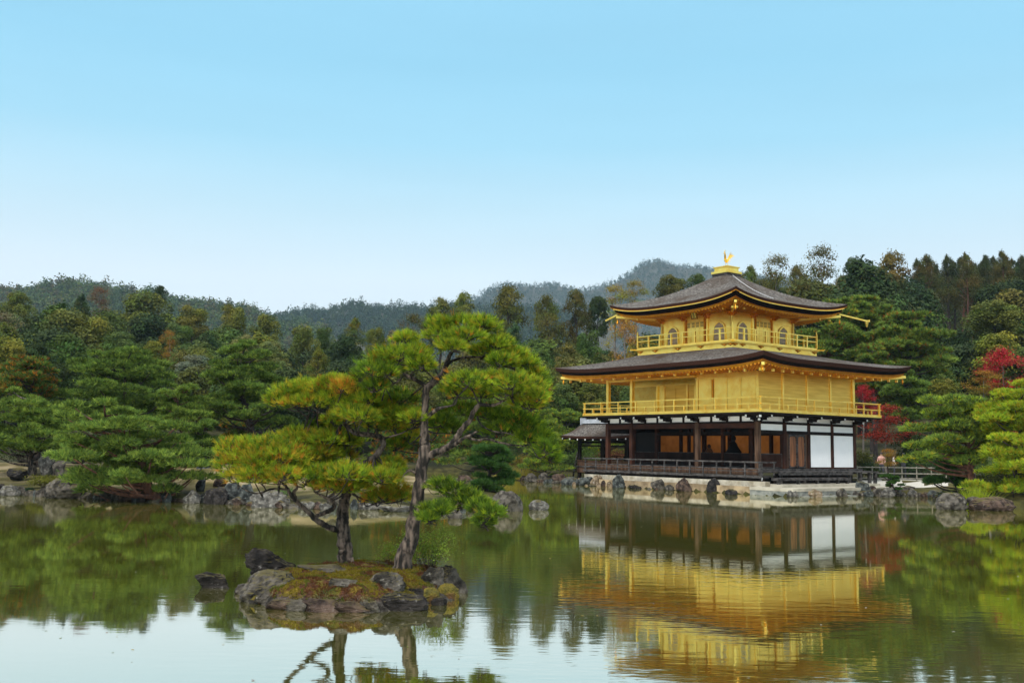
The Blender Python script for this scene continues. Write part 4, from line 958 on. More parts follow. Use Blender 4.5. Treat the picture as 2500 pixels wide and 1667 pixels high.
# --- left point of land
GL = 'rocks along the left shore'
L_ROCKS = [(16, 1210, 44, 24, 'rock_pale', 'pinkish pale rock at the left edge waterline', 0, .8, 'round'),
 (140, 1217, 90, 46, 'rock_grey', 'large rounded grey boulder on the left shoreline', 0, .8, 'round'),
 (34, 1167, 44, 22, 'rock_dark', 'dark layered rock on the grass at the far left', .55, .8, 'block'),
 (108, 1157, 40, 42, 'rock_pale', 'upright pale stone behind the leftmost pine trunk', .7, .5, 'block'),
 (140, 1158, 28, 38, 'rock_grey', 'grey standing stone right of the pale upright stone', .7, .5, 'block'),
 (487, 1197, 21, 29, 'rock_blue', 'small upright green grey stone at the edge of the straw mound', .35, .6, 'block'),
 (463, 1228, 40, 29, 'rock_pale', 'pale speckled boulder at the waterline below the straw mound', 0, .8, 'block'),
 (350, 1205, 44, 22, 'rock_pale', 'whitish rubble stone left of the low spreading pine trunk', .25, .7, 'block'),
 (408, 1200, 22, 28, 'rock_grey', 'grey stone right behind the low spreading pine trunk', .3, .7, 'block'),
 (533, 1198, 30, 34, 'rock_brown', 'pointed brown stone on top of the left shore rocks', .3, .6, 'sharp'),
 (522, 1231, 56, 38, 'rock_dark', 'dark purplish slab leaning at the left waterline', 0, .6, 'slab'),
 (559, 1229, 52, 46, 'rock_blue', 'blue grey block right of the dark purplish slab', 0, .6, 'block'),
 (600, 1231, 38, 46, 'rock_blue', 'narrow blue grey block between two larger shore rocks', 0, .6, 'block'),
 (656, 1239, 88, 38, 'rock_pale', 'long pale lichen-covered rock at the waterline behind the yellow pine', 0, .5, 'block'),
 (748, 1243, 40, 18, 'rock_pale', 'low pale rock left of the thick pine trunk across the water', 0, .6, 'round'),
 (791, 1246, 26, 18, 'rock_pale', 'small pale speckled rock across the water beyond the thick trunk', 0, .7, 'round'),
 (812, 1228, 30, 20, 'rock_grey', 'grey stone on the bank seen past the thick trunk', .3, .7, 'block'),
 (494, 1153, 32, 22, 'rock_blue', 'blue grey stone beside shrubs at the top of the straw mound', .9, .7, 'block'),
 (900, 1244, 60, 20, 'rock_pale', 'flat pale rock between the trunks across the water', 0, .5, 'slab'),
 (960, 1249, 70, 18, 'rock_pale', 'flat shore rock left of the leaning trunk across the water', 0, .5, 'slab'),
 (1110, 1266, 32, 16, 'rock_grey', 'small grey rock in the water below the low pine branch', 0, .8, 'round'),
 (1237, 1248, 72, 44, 'rock_grey', 'big grey boulder at the right tip of the left point', 0, .8, 'block'),
 (1316, 1245, 46, 22, 'rock_pale', 'lone speckled rock out in the open water', 0, .7, 'round'),
 (1190, 1235, 30, 20, 'rock_pale', 'pale stone next to the big grey boulder at the tip', 0, .8, 'round'),
 (1192, 1211, 32, 34, 'rock_blue', 'upright blue grey rock under the small pine at the tip', 0, .6, 'block'),
 (1133, 1190, 38, 28, 'rock_brown', 'triangular brown rock behind the low pine branch', .2, .6, 'sharp'),
 (1117, 1184, 22, 16, 'rock_pale', 'white faced stone beside the triangular brown rock', .2, .6, 'sharp'),
 (1300, 1177, 28, 20, 'rock_grey', 'grey rock on the far bank left of the annex', 0, .7, 'sharp'),
 (1328, 1175, 24, 20, 'rock_grey', 'rounded grey rock on the far bank beside the annex brace', .05, .7, 'round'),
 (1365, 1176, 32, 18, 'rock_brown', 'low reddish brown rock behind the annex posts', .05, .7, 'round')]
for r_ in L_ROCKS: rock(r_[0], r_[1], r_[2] * 1.12, r_[3] * 1.12, *r_[4:6], z=r_[6], depth=r_[7], shape=r_[8], group=GL)
# --- around the pavilion footing
GP = 'rocks at the foot of the pavilion'
P_ROCKS = [(1394, 1184, 44, 17, 'rock_blue', 'low green grey rock under the annex corner post', 0, .8, 'round'),
 (1433, 1185, 36, 18, 'rock_blue', 'green grey rock at the left end of the beige footing', 0, .8, 'sharp'),
 (1457, 1185, 28, 22, 'rock_tan', 'tan block in front of the left footing plaster', .02, .6, 'block'),
 (1476, 1186, 15, 12, 'rock_brown', 'small reddish stone between tan block and grey cone rock', .02, .8, 'round'),
 (1489, 1188, 14, 11, 'rock_tan', 'small tan pebble-like stone left of the grey cone rock', 0, .8, 'round'),
 (1511, 1191, 28, 28, 'rock_blue', 'grey cone shaped rock below the left part of the veranda', 0, .6, 'sharp'),
 (1606, 1195, 30, 22, 'rock_grey', 'weathered grey stone under the middle of the veranda', 0, .6, 'block'),
 (1635, 1197, 22, 12, 'rock_grey', 'low grey stone between two veranda footing rocks', 0, .8, 'round'),
 (1671, 1199, 36, 28, 'rock_brown', 'brownish boulder below the veranda right of centre', 0, .6, 'sharp'),
 (1743, 1202, 30, 30, 'rock_dark', 'dark grey rounded rock standing by the beige footing', 0, .6, 'round'),
 (1822, 1203, 38, 27, 'rock_tan', 'tan rock beside the veranda corner post', 0, .6, 'sharp'),
 (1787, 1208, 28, 12, 'rock_dark', 'low dark rock in the water before the tan corner rock', 0, .8, 'round'),
 (1938, 1213, 28, 16, 'rock_pale', 'white rock in the water before the paved terrace', 0, .8, 'round'),
 (1993, 1214, 31, 17, 'rock_tan', 'mottled tan rock in the water before the terrace middle', 0, .8, 'block'),
 (2060, 1213, 26, 18, 'rock_grey', 'grey rock at the right corner of the paved terrace', 0, .8, 'block')]
for r_ in P_ROCKS: rock(r_[0], r_[1], r_[2] * 1.12, r_[3] * 1.18, *r_[4:6], z=r_[6], depth=r_[7], shape=r_[8], group=GP)
GR = 'rocks along the right shore'
R_ROCKS = [(2108, 1209, 40, 34, 'rock_blue', 'tall green grey boulder right of the paved terrace', 0, .7, 'block'),
 (2132, 1197, 18, 12, 'rock_brown', 'small brown stone behind the tall green grey boulder', .25, .7, 'round'),
 (2124, 1213, 24, 16, 'rock_blue', 'low blue grey rock in front of the tall boulder', 0, .7, 'round'),
 (2146, 1212, 26, 20, 'rock_grey', 'grey rock left of the dwarf pine on the right shore', 0, .7, 'round'),
 (2172, 1214, 38, 24, 'rock_pale', 'pale speckled rock under the dwarf pine', 0, .7, 'block'),
 (2194, 1206, 16, 16, 'rock_pale', 'small whitish block right of the dwarf pine', .1, .7, 'block'),
 (2222, 1205, 44, 20, 'rock_grey', 'broad grey rock below the gravel path', .12, .6, 'round'),
 (2232, 1213, 27, 19, 'rock_pale', 'light grey block at the waterline below the gravel path', 0, .7, 'block'),
 (2262, 1214, 26, 14, 'rock_brown', 'low brown rock at the waterline of the right shore', 0, .7, 'round'),
 (2292, 1215, 48, 20, 'rock_blue', 'broad dark blue grey rock left of the big speckled boulder', 0, .6, 'round'),
 (2333, 1245, 78, 42, 'rock_grey', 'big speckled grey boulder on the right, beside a grass tuft', 0, .7, 'round'),
 (2434, 1247, 118, 34, 'rock_brown', 'long low purplish boulder at the right edge of the pond', 0, .6, 'round'),
 (2384, 1226, 40, 14, 'rock_grey', 'grey stone under the red trunked pine', .3, .7, 'round')]
for r_ in R_ROCKS: rock(*r_[:6], z=r_[6], depth=r_[7], shape=r_[8], group=GR)

# smaller stones filling the shoreline between the named rocks
rngR = random.Random(9)
def shore_fill(pts, n_, lab, grp, cols, wr, hr):
    P_ = [gz(*p) for p in pts]; seg_ = [np.linalg.norm(P_[i + 1] - P_[i]) for i in range(len(P_) - 1)]; tot = sum(seg_)
    for i in range(n_):
        d = tot * (i + rngR.random() * .7) / n_; j = 0
        while j < len(seg_) - 1 and d > seg_[j]: d -= seg_[j]; j += 1
        a, b2 = np.array(pts[j], float), np.array(pts[j + 1], float); q = a + (b2 - a) * d / seg_[j]
        rock(q[0], q[1] - 1, rngR.uniform(*wr), rngR.uniform(*hr), rngR.choice(cols), lab, -.02, .8, rngR.choice(['block', 'sharp', 'round', 'block']), grp)
shore_fill([(-40, 1205), (0, 1208), (95, 1215), (200, 1219), (360, 1228), (470, 1227), (614, 1238), (691, 1243), (779, 1246), (904, 1246), (1001, 1251), (1090, 1256), (1200, 1250)], 48, 'small weathered stone lining the left shore between larger rocks', 'filler stones of the left shore', ['rock_grey', 'rock_grey', 'rock_blue', 'rock_blue', 'rock_brown', 'rock_dark'], (18, 52), (10, 28))
shore_fill([(1380, 1185), (1500, 1191), (1600, 1197), (1700, 1201), (1845, 1207)], 20, 'small stone at the waterline in front of the beige footing', 'filler stones before the footing', ['rock_grey', 'rock_tan', 'rock_brown', 'rock_dark'], (10, 24), (5, 11))
shore_fill([(2080, 1213), (2190, 1213), (2285, 1217), (2330, 1226)], 14, 'small stone packed into the right shore between larger rocks', 'filler stones of the right shore', ['rock_grey', 'rock_blue', 'rock_brown', 'rock_pale'], (14, 30), (9, 16))
shore_fill([(1255, 1172), (1290, 1177), (1372, 1183)], 8, 'small stone on the far bank beside the annex', 'filler stones of the far bank', ['rock_grey', 'rock_brown', 'rock_blue'], (14, 26), (7, 14))
# ------------------------------------------------------------------ trees
def catmull(pts, rad, n=5):
    P_ = np.array(pts, float); R_ = np.array(rad, float); o = []; r = []
    for i in range(len(P_) - 1):
        p0, p1, p2, p3 = P_[max(i - 1, 0)], P_[i], P_[i + 1], P_[min(i + 2, len(P_) - 1)]
        for k in range(n):
            t = k / n; o.append(.5 * ((2 * p1) + (-p0 + p2) * t + (2 * p0 - 5 * p1 + 4 * p2 - p3) * t * t + (-p0 + 3 * p1 - 3 * p2 + p3) * t ** 3)); r.append(R_[i] * (1 - t) + R_[i + 1] * t)
    o.append(P_[-1]); r.append(R_[-1]); return o, r
def pick(rng, pal, n):
    c = np.array([p[0] for p in pal], float); w_ = np.array([p[1] for p in pal], float); i = rng.choice(len(c), n, p=w_ / w_.sum()); return c[i]
GREEN = (.115, .20, .018); LIME = (.26, .34, .020); YEL = (.35, .29, .022); ORA = (.46, .20, .025); DEEP = (.060, .105, .016); RUST = (.24, .085, .014)
def pad(g, rng, c, rx, ry, rz, nt, nb, L_, wd, pal, spread=.33, low=.5, stray_f=.14):
    u = rng.normal(0, 1, (nt, 3)); u /= np.linalg.norm(u, axis=1, keepdims=True)
    flip = rng.rand(nt) < .72; u[:, 2] = np.where(flip, np.abs(u[:, 2]), u[:, 2])
    r_ = rng.uniform(.55, 1.05, (nt, 1)) ** .7; stray = rng.rand(nt, 1) < stray_f; r_ = np.where(stray, rng.uniform(1.0, 1.42, (nt, 1)), r_)
    pos = u * r_ * np.array([rx, ry, rz]); pos[:, 2] = np.where(pos[:, 2] < 0, pos[:, 2] * low, pos[:, 2])
    D = u * np.array([1, 1, .5]) + np.array([0, 0, .62]); D /= np.linalg.norm(D, axis=1, keepdims=True)
    sp = rng.normal(0, 1, 3); mod = (np.sin((pos / np.array([rx, ry, rz])) @ sp * 2.5) * .5 + .5)[:, None]
    tint = pick(rng, pal, nt) * (.75 + .5 * mod)
    g.blades(np.asarray(c) + pos, D, nb, L_, wd, spread, tint, rng)
    return np.asarray(c) + pos

def near_pine(name, label, limbs, pads, Y0, pal, seed, bark, loc):
    """limbs: [(pixel points, radii, depth offsets)]; pads: (x, y, rx, ry, depth offset, palette or None) in the 1.96x detail crop"""
    rng = np.random.RandomState(seed)
    root = thing(name, label, 'pine tree', tuple(loc))
    S_ = 1.9596; k = mpp(Y0)
    def pt(x, y, dz): return at(460 + x / S_, 740 + y / S_, Y0 + dz) - np.array(loc)
    skel = []
    for i, (pp, rad, dzs) in enumerate(limbs):
        pts = [pt(x, y, d) for (x, y), d in zip(pp, dzs)]
        if i == 0: pts[0][2] -= .12
        o, r = catmull(pts, [q * .88 / S_ * k / 2 for q in rad], 6)
        g = Geo(); o = [p + rng.normal(0, .10, 3) * rr for p, rr in zip(o, r)]
        g.tube(o, r, 14 if i == 0 else 9, rough=.22, seed=seed + i); g.build('trunk' if i == 0 else 'limb', bark, root)
        skel += list(zip(o, r))
    SP = np.array([s_[0] for s_ in skel]); SR = np.array([s_[1] for s_ in skel])
    crown = Geo(); tw = Geo(); gr = 1.14 if 'spreading' in name else 1.0
    for (x, y, rx, ry, dz, pl_) in pads:
        rx *= gr; ry *= gr
        for rep in range(2 if rng.rand() < .6 else 1):
            jx, jy = (0, 0) if rep == 0 else rng.uniform(-.35, .35, 2) * (rx, ry)
            d_ = dz if rep == 0 else dz + rng.choice([-1, 1]) * rng.uniform(.25, .55)
            c = pt(x + jx, y + jy, d_); a = rx / S_ * k; b2 = ry / S_ * k
            if rep: a *= .8; b2 *= .85
            nt_ = int(100 + 480 * a * a * 2.2)
            pos = pad(crown, rng, c, a, a * .85, b2, nt_, 13, .088, .0066, pl_ or pal)
            d2 = ((SP - c) ** 2).sum(1); ok = SR > .006; d2 = np.where(ok, d2, 9e9); j = int(d2.argmin())
            base_ = SP[j]; cc = c - np.array([0, 0, b2 * .35])
            mid_ = (base_ + cc) / 2 + np.array([0, 0, -.05]) + rng.normal(0, .05, 3)
            o, r = catmull([base_, mid_, cc], [min(SR[j] * .7, .016), .011, .008], 4); tw.tube(o, r, 5, rough=.3, seed=int(x) + rep)
            for q in rng.choice(len(pos), min(12, len(pos)), replace=False):
                e = pos[q]; m_ = (cc + e) / 2 + rng.normal(0, .04, 3); o, r = catmull([cc, m_, e], [.007, .0045, .003], 3); tw.tube(o, r, 4, cap=False)
    crown.build('crown', M['needle'], root); tw.build('twigs', M['bark_dark'], root)
    return root
palR = [(GREEN, 3), (LIME, 4.2), (YEL, .9), (ORA, .10), (DEEP, 1.0)]
palRd = [(GREEN, 4), (LIME, 1.6), (DEEP, 2), (ORA, .25)]
palL = [(GREEN, 2.6), (LIME, 3.6), (YEL, 1.8), (ORA, .28), (DEEP, .8)]
palLo = [(GREEN, 2), (LIME, 2.6), (YEL, 2.6), (ORA, .85), (RUST, .2)]
palG = [(GREEN, 3.4), (LIME, 1.4), (DEEP, 3), (YEL, .15)]
locR = at(985, 1392, 15.2); locR[2] = isl_z(locR[0], locR[1])
locL = at(848, 1386, 15.8); locL[2] = isl_z(locL[0], locL[1])
limbsR = [([(1012, 1300), (1035, 1210), (1062, 1130), (1088, 1000), (1106, 870), (1130, 720), (1130, 640), (1128, 560), (1134, 480), (1140, 410), (1180, 375), (1215, 340), (1235, 290), (1250, 250), (1275, 210), (1300, 170)],
            [112, 88, 80, 70, 66, 62, 50, 38, 36, 38, 34, 30, 26, 22, 16, 10], [0, 0, 0, 0, 0, 0, 0, 0, 0, 0, .05, .05, .1, .1, .1, .1]),
 ([(1140, 735), (1190, 710), (1240, 690), (1280, 650), (1305, 610), (1345, 560), (1385, 490), (1430, 488), (1470, 485), (1510, 465), (1560, 455), (1620, 470)], [44, 38, 36, 32, 30, 28, 24, 18, 16, 14, 10, 6], [0, -.05, -.1, -.15, -.2, -.2, -.25, -.25, -.25, -.3, -.3, -.3]),
 ([(1245, 690), (1280, 672), (1320, 642), (1350, 632), (1378, 614)], [26, 22, 18, 14, 8], [-.1, -.2, -.4, -.5, -.6]),
 ([(1330, 640), (1380, 655), (1430, 650), (1500, 668), (1600, 682), (1660, 660)], [14, 13, 13, 11, 8, 5], [-.4, -.3, -.2, -.1, 0, .1]),
 ([(1135, 550), (1165, 525), (1200, 503), (1230, 496), (1265, 488)], [24, 22, 18, 14, 10], [0, -.1, -.2, -.3, -.35]),
 ([(1145, 405), (1110, 380), (1070, 358), (1040, 345), (1018, 335), (1002, 312), (990, 290)], [24, 22, 20, 18, 17, 13, 8], [0, 0, -.05, -.1, -.1, -.1, -.1]),
 ([(1018, 338), (1015, 362), (985, 385), (950, 400), (905, 420), (870, 425)], [14, 12, 9, 8, 6, 4], [-.1, -.1, -.15, -.15, -.2, -.2]),
 ([(1230, 300), (1265, 275), (1310, 262), (1350, 258), (1420, 260), (1490, 285), (1580, 330), (1640, 380)], [18, 16, 15, 13, 10, 8, 7, 5], [.05, .1, .2, .25, .3, .3, .3, .3]),
 ([(1160, 372), (1190, 350), (1230, 345), (1280, 320)], [12, 12, 10, 6], [.1, .3, .4, .5]),
 ([(1380, 540), (1400, 580), (1450, 610), (1520, 620), (1580, 640)], [12, 9, 8, 6, 4], [-.2, -.2, -.2, -.1, 0]),
 ([(1130, 850), (1165, 855), (1185, 872), (1230, 920), (1290, 955), (1335, 972), (1370, 1000), (1405, 1030)], [22, 20, 18, 15, 12, 10, 8, 6], [-.1, -.15, -.2, -.3, -.4, -.45, -.5, -.5]),
 ([(1290, 955), (1250, 1000), (1200, 1020), (1150, 1045)], [9, 8, 6, 4], [-.4, -.5, -.55, -.6]),
 ([(1105, 830), (1085, 812), (1060, 800), (1040, 812), (1025, 830)], [18, 14, 10, 7, 4], [0, -.05, -.1, -.1, -.1])]
padsR = [(1310, 112, 150, 38, .1, None), (1210, 165, 85, 48, 0, None), (1200, 120, 55, 45, .2, None), (1420, 130, 60, 50, .1, None), (1330, 165, 90, 35, -.3, None), (1260, 205, 70, 35, -.2, None),
 (1010, 262, 115, 48, -.1, None), (1080, 250, 80, 50, .2, None), (930, 280, 60, 45, -.1, palL), (880, 330, 85, 45, -.3, palRd), (960, 330, 60, 40, .2, palRd), (1110, 300, 60, 40, -.3, None), (830, 360, 50, 35, .1, palRd), (900, 400, 60, 25, -.2, palRd), (1040, 180, 55, 30, .3, palL),
 (1480, 205, 70, 48, .2, None), (1420, 240, 70, 35, .3, None), (1545, 255, 80, 42, .3, None), (1510, 290, 70, 40, .1, None), (1610, 300, 60, 40, .3, None), (1650, 360, 50, 45, .3, None), (1690, 390, 30, 40, .4, palRd),
 (1350, 385, 110, 48, -.25, None), (1460, 380, 90, 45, -.3, None), (1550, 385, 90, 45, -.3, None), (1640, 415, 75, 50, -.3, palL), (1680, 465, 45, 45, -.3, palL), (1290, 430, 80, 45, -.1, None), (1400, 440, 60, 30, .2, None), (1540, 430, 90, 35, -.5, None), (1620, 490, 70, 35, -.4, palL),
 (1310, 520, 95, 40, .5, palRd), (1440, 545, 110, 45, .5, palRd), (1540, 560, 100, 45, .4, palRd), (1610, 590, 85, 50, .3, palRd), (1500, 620, 90, 38, .2, palRd), (1200, 590, 70, 45, .8, palRd), (1260, 610, 60, 40, .8, palRd),
 (1660, 640, 65, 42, .2, palRd), (1700, 690, 55, 50, .2, palRd), (1620, 650, 50, 35, 0, palRd), (1730, 740, 40, 40, .2, palRd),
 (1010, 470, 90, 55, .7, palRd), (1040, 560, 75, 55, .8, palRd), (930, 470, 60, 35, .6, palRd), (1050, 640, 60, 55, .9, palLo), (1000, 690, 60, 40, .9, palRd),
 (1215, 880, 55, 38, -.25, palG), (1275, 905, 62, 35, -.35, palG), (1345, 945, 58, 38, -.4, palG), (1395, 985, 60, 38, -.45, palG), (1450, 1020, 55, 36, -.5, palG), (1420, 1055, 45, 32, -.5, palG), (1165, 1000, 52, 36, -.55, palG), (1215, 985, 45, 34, -.5, palG), (1140, 1030, 36, 26, -.6, palG), (1300, 965, 45, 26, -.3, palG)]
near_pine('leaning_pine', 'tall slender pine leaning right on the mossy islet with open green crown', limbsR, padsR, 15.2, palR, 11, M['bark'], locR)
limbsL = [([(762, 1285), (752, 1210), (745, 1150), (740, 1075), (738, 1000), (748, 940), (760, 895), (780, 850), (806, 790), (850, 765), (890, 735), (918, 705), (932, 672), (924, 645), (895, 632), (850, 628), (800, 622), (770, 600), (735, 570), (700, 545), (640, 528), (580, 515)],
            [118, 78, 72, 70, 64, 56, 48, 42, 38, 36, 34, 32, 31, 30, 28, 27, 25, 22, 18, 15, 10, 6], [0, 0, 0, 0, 0, .1, .1, .1, 0, -.1, -.2, -.2, -.2, -.2, -.2, -.2, -.2, -.15, -.1, -.1, 0, 0]),
 ([(725, 1085), (690, 1078), (650, 1058), (610, 1035), (580, 1005), (545, 972), (515, 945), (490, 915), (470, 880), (440, 850)], [34, 32, 30, 28, 26, 24, 24, 20, 16, 10], [0, -.1, -.2, -.3, -.35, -.4, -.45, -.5, -.5, -.5]),
 ([(610, 1018), (650, 1002), (685, 985), (698, 960), (680, 940), (650, 925), (600, 900)], [20, 24, 26, 24, 20, 15, 8], [-.3, -.3, -.3, -.35, -.4, -.4, -.4]),
 ([(515, 945), (505, 905), (520, 880), (500, 850), (430, 820), (400, 780)], [18, 18, 14, 11, 8, 5], [-.45, -.5, -.5, -.5, -.5, -.5]),
 ([(470, 890), (400, 888), (350, 905), (310, 908), (260, 885), (225, 855)], [12, 11, 9, 7, 5, 4], [-.5, -.55, -.6, -.6, -.6, -.6]),
 ([(925, 650), (960, 640), (1010, 625), (1060, 600), (1100, 575)], [12, 10, 8, 6, 4], [-.2, -.3, -.3, -.35, -.35]),
 ([(770, 905), (820, 930), (880, 950), (930, 960)], [14, 11, 8, 5], [.1, 0, -.1, -.2])]
padsL = [(215, 720, 62, 52, -.5, palLo), (200, 790, 48, 48, -.5, palLo), (300, 705, 80, 50, -.3, palL), (385, 700, 75, 45, -.6, palL), (300, 770, 85, 60, -.6, palLo), (390, 770, 80, 60, -.7, palLo), (470, 745, 85, 60, -.5, palLo), (240, 840, 55, 36, -.6, palLo), (340, 840, 85, 42, -.6, palLo), (430, 850, 75, 40, -.6, palLo), (510, 810, 70, 45, -.6, palL), (560, 850, 75, 38, -.7, palL), (640, 830, 90, 38, -.6, palL), (740, 820, 90, 40, -.6, palL), (830, 835, 85, 38, -.5, palL), (910, 845, 80, 36, -.4, palL), (700, 885, 90, 36, -.5, palLo), (790, 885, 70, 32, -.3, palL), (960, 830, 50, 45, -.2, palL), (985, 900, 65, 32, .1, palLo), (930, 935, 75, 34, 0, palLo), (1020, 935, 40, 26, 0, palLo),
 (520, 650, 75, 40, .2, palL), (600, 665, 85, 42, .1, palLo), (690, 650, 85, 38, .2, palL), (765, 675, 60, 34, .6, palL), (560, 715, 80, 40, .1, palL), (650, 730, 85, 38, .2, palLo), (730, 740, 62, 34, .5, palLo), (620, 770, 80, 30, 0, palL), (880, 800, 75, 36, .9, palLo), (960, 790, 60, 36, .9, palLo),
 (425, 470, 48, 32, 0, palL), (480, 440, 62, 40, .1, palL), (560, 425, 75, 42, .1, palL), (640, 420, 70, 40, 0, palLo), (725, 428, 45, 40, -.1, [(ORA, 4), (YEL, 3), (LIME, .6)]), (700, 470, 75, 42, -.1, palL), (590, 480, 75, 34, -.1, palL), (510, 490, 60, 26, -.1, palLo), (790, 470, 75, 45, .1, palL), (860, 490, 75, 42, 0, palL), (770, 540, 80, 34, -.2, palL), (850, 555, 80, 34, -.3, palL), (930, 530, 75, 36, -.2, palL), (1000, 545, 70, 34, -.3, palL), (1070, 548, 60, 30, -.35, palL), (1115, 550, 32, 22, -.35, palL), (690, 565, 40, 20, -.2, palL), (900, 590, 80, 26, -.1, palLo), (980, 590, 60, 26, -.2, palL), (640, 590, 45, 22, .4, palRd), (700, 385, 60, 30, .3, palL), (790, 410, 50, 35, .3, palL)]
near_pine('spreading_pine', 'stout pine with yellowing layered crown and crooked limbs on the mossy islet', limbsL, padsL, 15.8, palL, 23, M['bark'], locL)

# --- clipped garden pines farther off
def mid_pine(label, base, Y, box, top, pal, seed, tiers=6, lean=None, bark='bark_dark', tr=1.0, group='garden pines around the pond', bl=.17, fork=True, dens=1.0, z=None):
    rng = np.random.RandomState(seed); k = mpp(Y)
    b0 = at(base, 1150, Y); b0[2] = gzs(b0[0], b0[1]) if z is None else z
    root = thing('garden_pine', label, 'pine tree', tuple(b0), 0, group)
    x0, x1, y0, y1 = box; cxp = (x0 + x1) / 2; hw = (x1 - x0) / 2 * k
    zt = at(cxp, y0, Y)[2] - b0[2]; zb_ = at(cxp, y1, Y)[2] - b0[2]; xc = at(cxp, (y0 + y1) / 2, Y)[0] - b0[0]; xt = at(top, y0, Y)[0] - b0[0]
    r0 = max(.10, .035 * (zt)) * tr
    mids = []
    nseg = 6; pts = [np.array([0, 0, -.2])]; rad = [r0 * 1.25]
    for i in range(1, nseg + 1):
        f = i / nseg; wob = math.sin(f * 7 + seed) * hw * .07
        tgt = xt * f ** .9 if lean is None else lean * k * math.sin(min(f * 1.6, 1.57)) * (1 - f) + xt * f
        pts.append(np.array([tgt + wob, rng.normal(0, .04) * hw, (zt - .25) * f])); rad.append(r0 * (1 - .88 * f))
    o, r = catmull(pts, rad, 5); g = Geo(); g.tube(o, r, 10, rough=.25, seed=seed); 
    trunk = g.build('trunk', M[bark], root); O = np.array(o)
    crown = Geo(); lim = Geo()
    for ti in range(tiers):
        f = (ti + .35) / tiers; zc = zt - (zt - zb_) * f
        half = hw * (.42 + .62 * math.sin(math.pi * min(.10 + .62 * f, .62))) * rng.uniform(.85, 1.08)
        pr = max(.27 * half, .13 * hw) * 1.0; npad = int(np.clip(round(2.3 * half / pr), 3, 10))
        ax = xt * (1 - f) + xc * f
        for q in range(npad):
            an = 2 * math.pi * (q + rng.rand() * .6) / npad + ti * 1.1; rd = (half - pr * .8) * (rng.uniform(.45, 1.2) if q else .2)
            c = np.array([ax + rd * math.cos(an), rd * .8 * math.sin(an), zc + rng.normal(0, .24) * (zt - zb_) / tiers * 1.6 - .12 * rd])
            a = pr * rng.uniform(.68, 1.4); rz_ = min(a * .36, .40 * (zt - zb_) / tiers)
            nt_ = int((60 + 62 * a * a * 4 / (bl / .17) ** 2) * dens); pad(crown, rng, c, a, a * .9, rz_, nt_, 7, bl, bl * .18, pal, .42, .30, .04)
            j = int(np.abs(O[:, 2] - (c[2] - .35 * rd)).argmin()); s0 = O[j]; m_ = s0 * .45 + c * .55 + np.array([0, 0, -.12 * rd])
            o2_, r2_ = catmull([s0, m_, c - np.array([0, 0, rz_ * .3])], [max(r[j] * .5, .035), .04, .015], 4); lim.tube(o2_, r2_, 6, rough=.3, seed=q)
    crown.build('crown', M['needle'], root); lim.build('limbs', M[bark], root); return root
MG = (.105, .175, .032); ML = (.195, .265, .042); MD = (.055, .09, .02)
pA = [(MD, 2), (MG, 3.4), (ML, 1.4)]; pB = [(MD, 1.2), (MG, 3.0), (ML, 2.8)]; pC = [(MG, 2.4), (ML, 2.2), (LIME, .8), (YEL, .3), (MD, 1)]; pD = [(MD, 3), (MG, 2.4), (RUST, 1.0), (ORA, .5)]
pE = [(LIME, 4), (YEL, 1.6), (GREEN, 1)]; pK = [((.035, .085, .018), 3), ((.06, .12, .025), 2)]; pM = [(MD, 1.2), (MG, 2.8), (ML, 2.4), (RUST, .4), (YEL, .2)]
mid_pine('orange tinged pine crown at the upper left edge above the big green pines', 86, 49, (-10, 150, 872, 985), 75, pD, 1, 4)
mid_pine('dense green pine at the left edge with a thick grey trunk', 82, 46, (-40, 188, 962, 1112), 70, pB, 2, 5, tr=1.5, bark='bark')
mid_pine('broad dark green layered pine left of centre behind the low pine', 300, 52, (140, 442, 852, 1035), 300, pA, 3, 6)
mid_pine('low spreading pine overhanging the water with thick reddish trunk base', 392, 37.6, (160, 520, 1000, 1190), 275, pB, 4, 7, lean=0, tr=1.9, z=.12, bark='bark_red')
mid_pine('small open pine with reddish bent trunk right of the broad pine', 436, 50, (384, 524, 945, 1050), 440, pB, 5, 3, bark='bark_red')
mid_pine('upright dark pine with wide layered crown behind the yellow islet pine', 620, 53, (492, 722, 848, 1022), 590, pA, 6, 6, tr=1.2)
mid_pine('low green pine mound right of the low spreading pine', 505, 47, (430, 560, 1035, 1120), 495, pA, 7, 3)
mid_pine('rust flecked pine seen below the upright dark pine', 580, 56, (530, 640, 1040, 1115), 580, pD, 8, 3)
mid_pine('small dark pine hanging over the tip of the left point', 1200, 44.5, (1135, 1268, 1085, 1188), 1200, pK, 9, 4, z=.4)
mid_pine('bright green rounded pine on the far bank left of the annex', 1335, 69, (1265, 1392, 1010, 1165), 1330, pC, 10, 5)
mid_pine('layered yellow green pine partly hidden by the annex', 1395, 78, (1310, 1440, 1000, 1120), 1385, pC, 11, 5)
mid_pine('pine seen through the open annex', 1480, 80, (1420, 1545, 1040, 1150), 1480, pC, 12, 4)
mid_pine('dark pine mass on the far bank behind the leaning pine', 1180, 82, (1060, 1260, 950, 1130), 1160, pM, 13, 6, bl=.24)
mid_pine('dark rust flecked pine behind the trunk of the leaning pine', 985, 74, (900, 1080, 960, 1130), 990, pD, 14, 6, bl=.22)
mid_pine('tall dark pine between leaning pine and pavilion', 1290, 92, (1215, 1345, 920, 1060), 1285, pM, 15, 5, bl=.26)
mid_pine('red trunked layered pine on the right bank leaning left', 2396, 47, (2192, 2440, 958, 1128), 2330, pC, 16, 5, bark='bark_red', tr=1.3, lean=-20)
mid_pine('lowest dark boughs pine beneath the red trunked pine', 2330, 48.5, (2255, 2400, 1135, 1192), 2330, pK, 17, 2)
mid_pine('bright lime pine cut by the right edge, upper of two', 2490, 45, (2375, 2600, 940, 1065), 2490, pE, 18, 4)
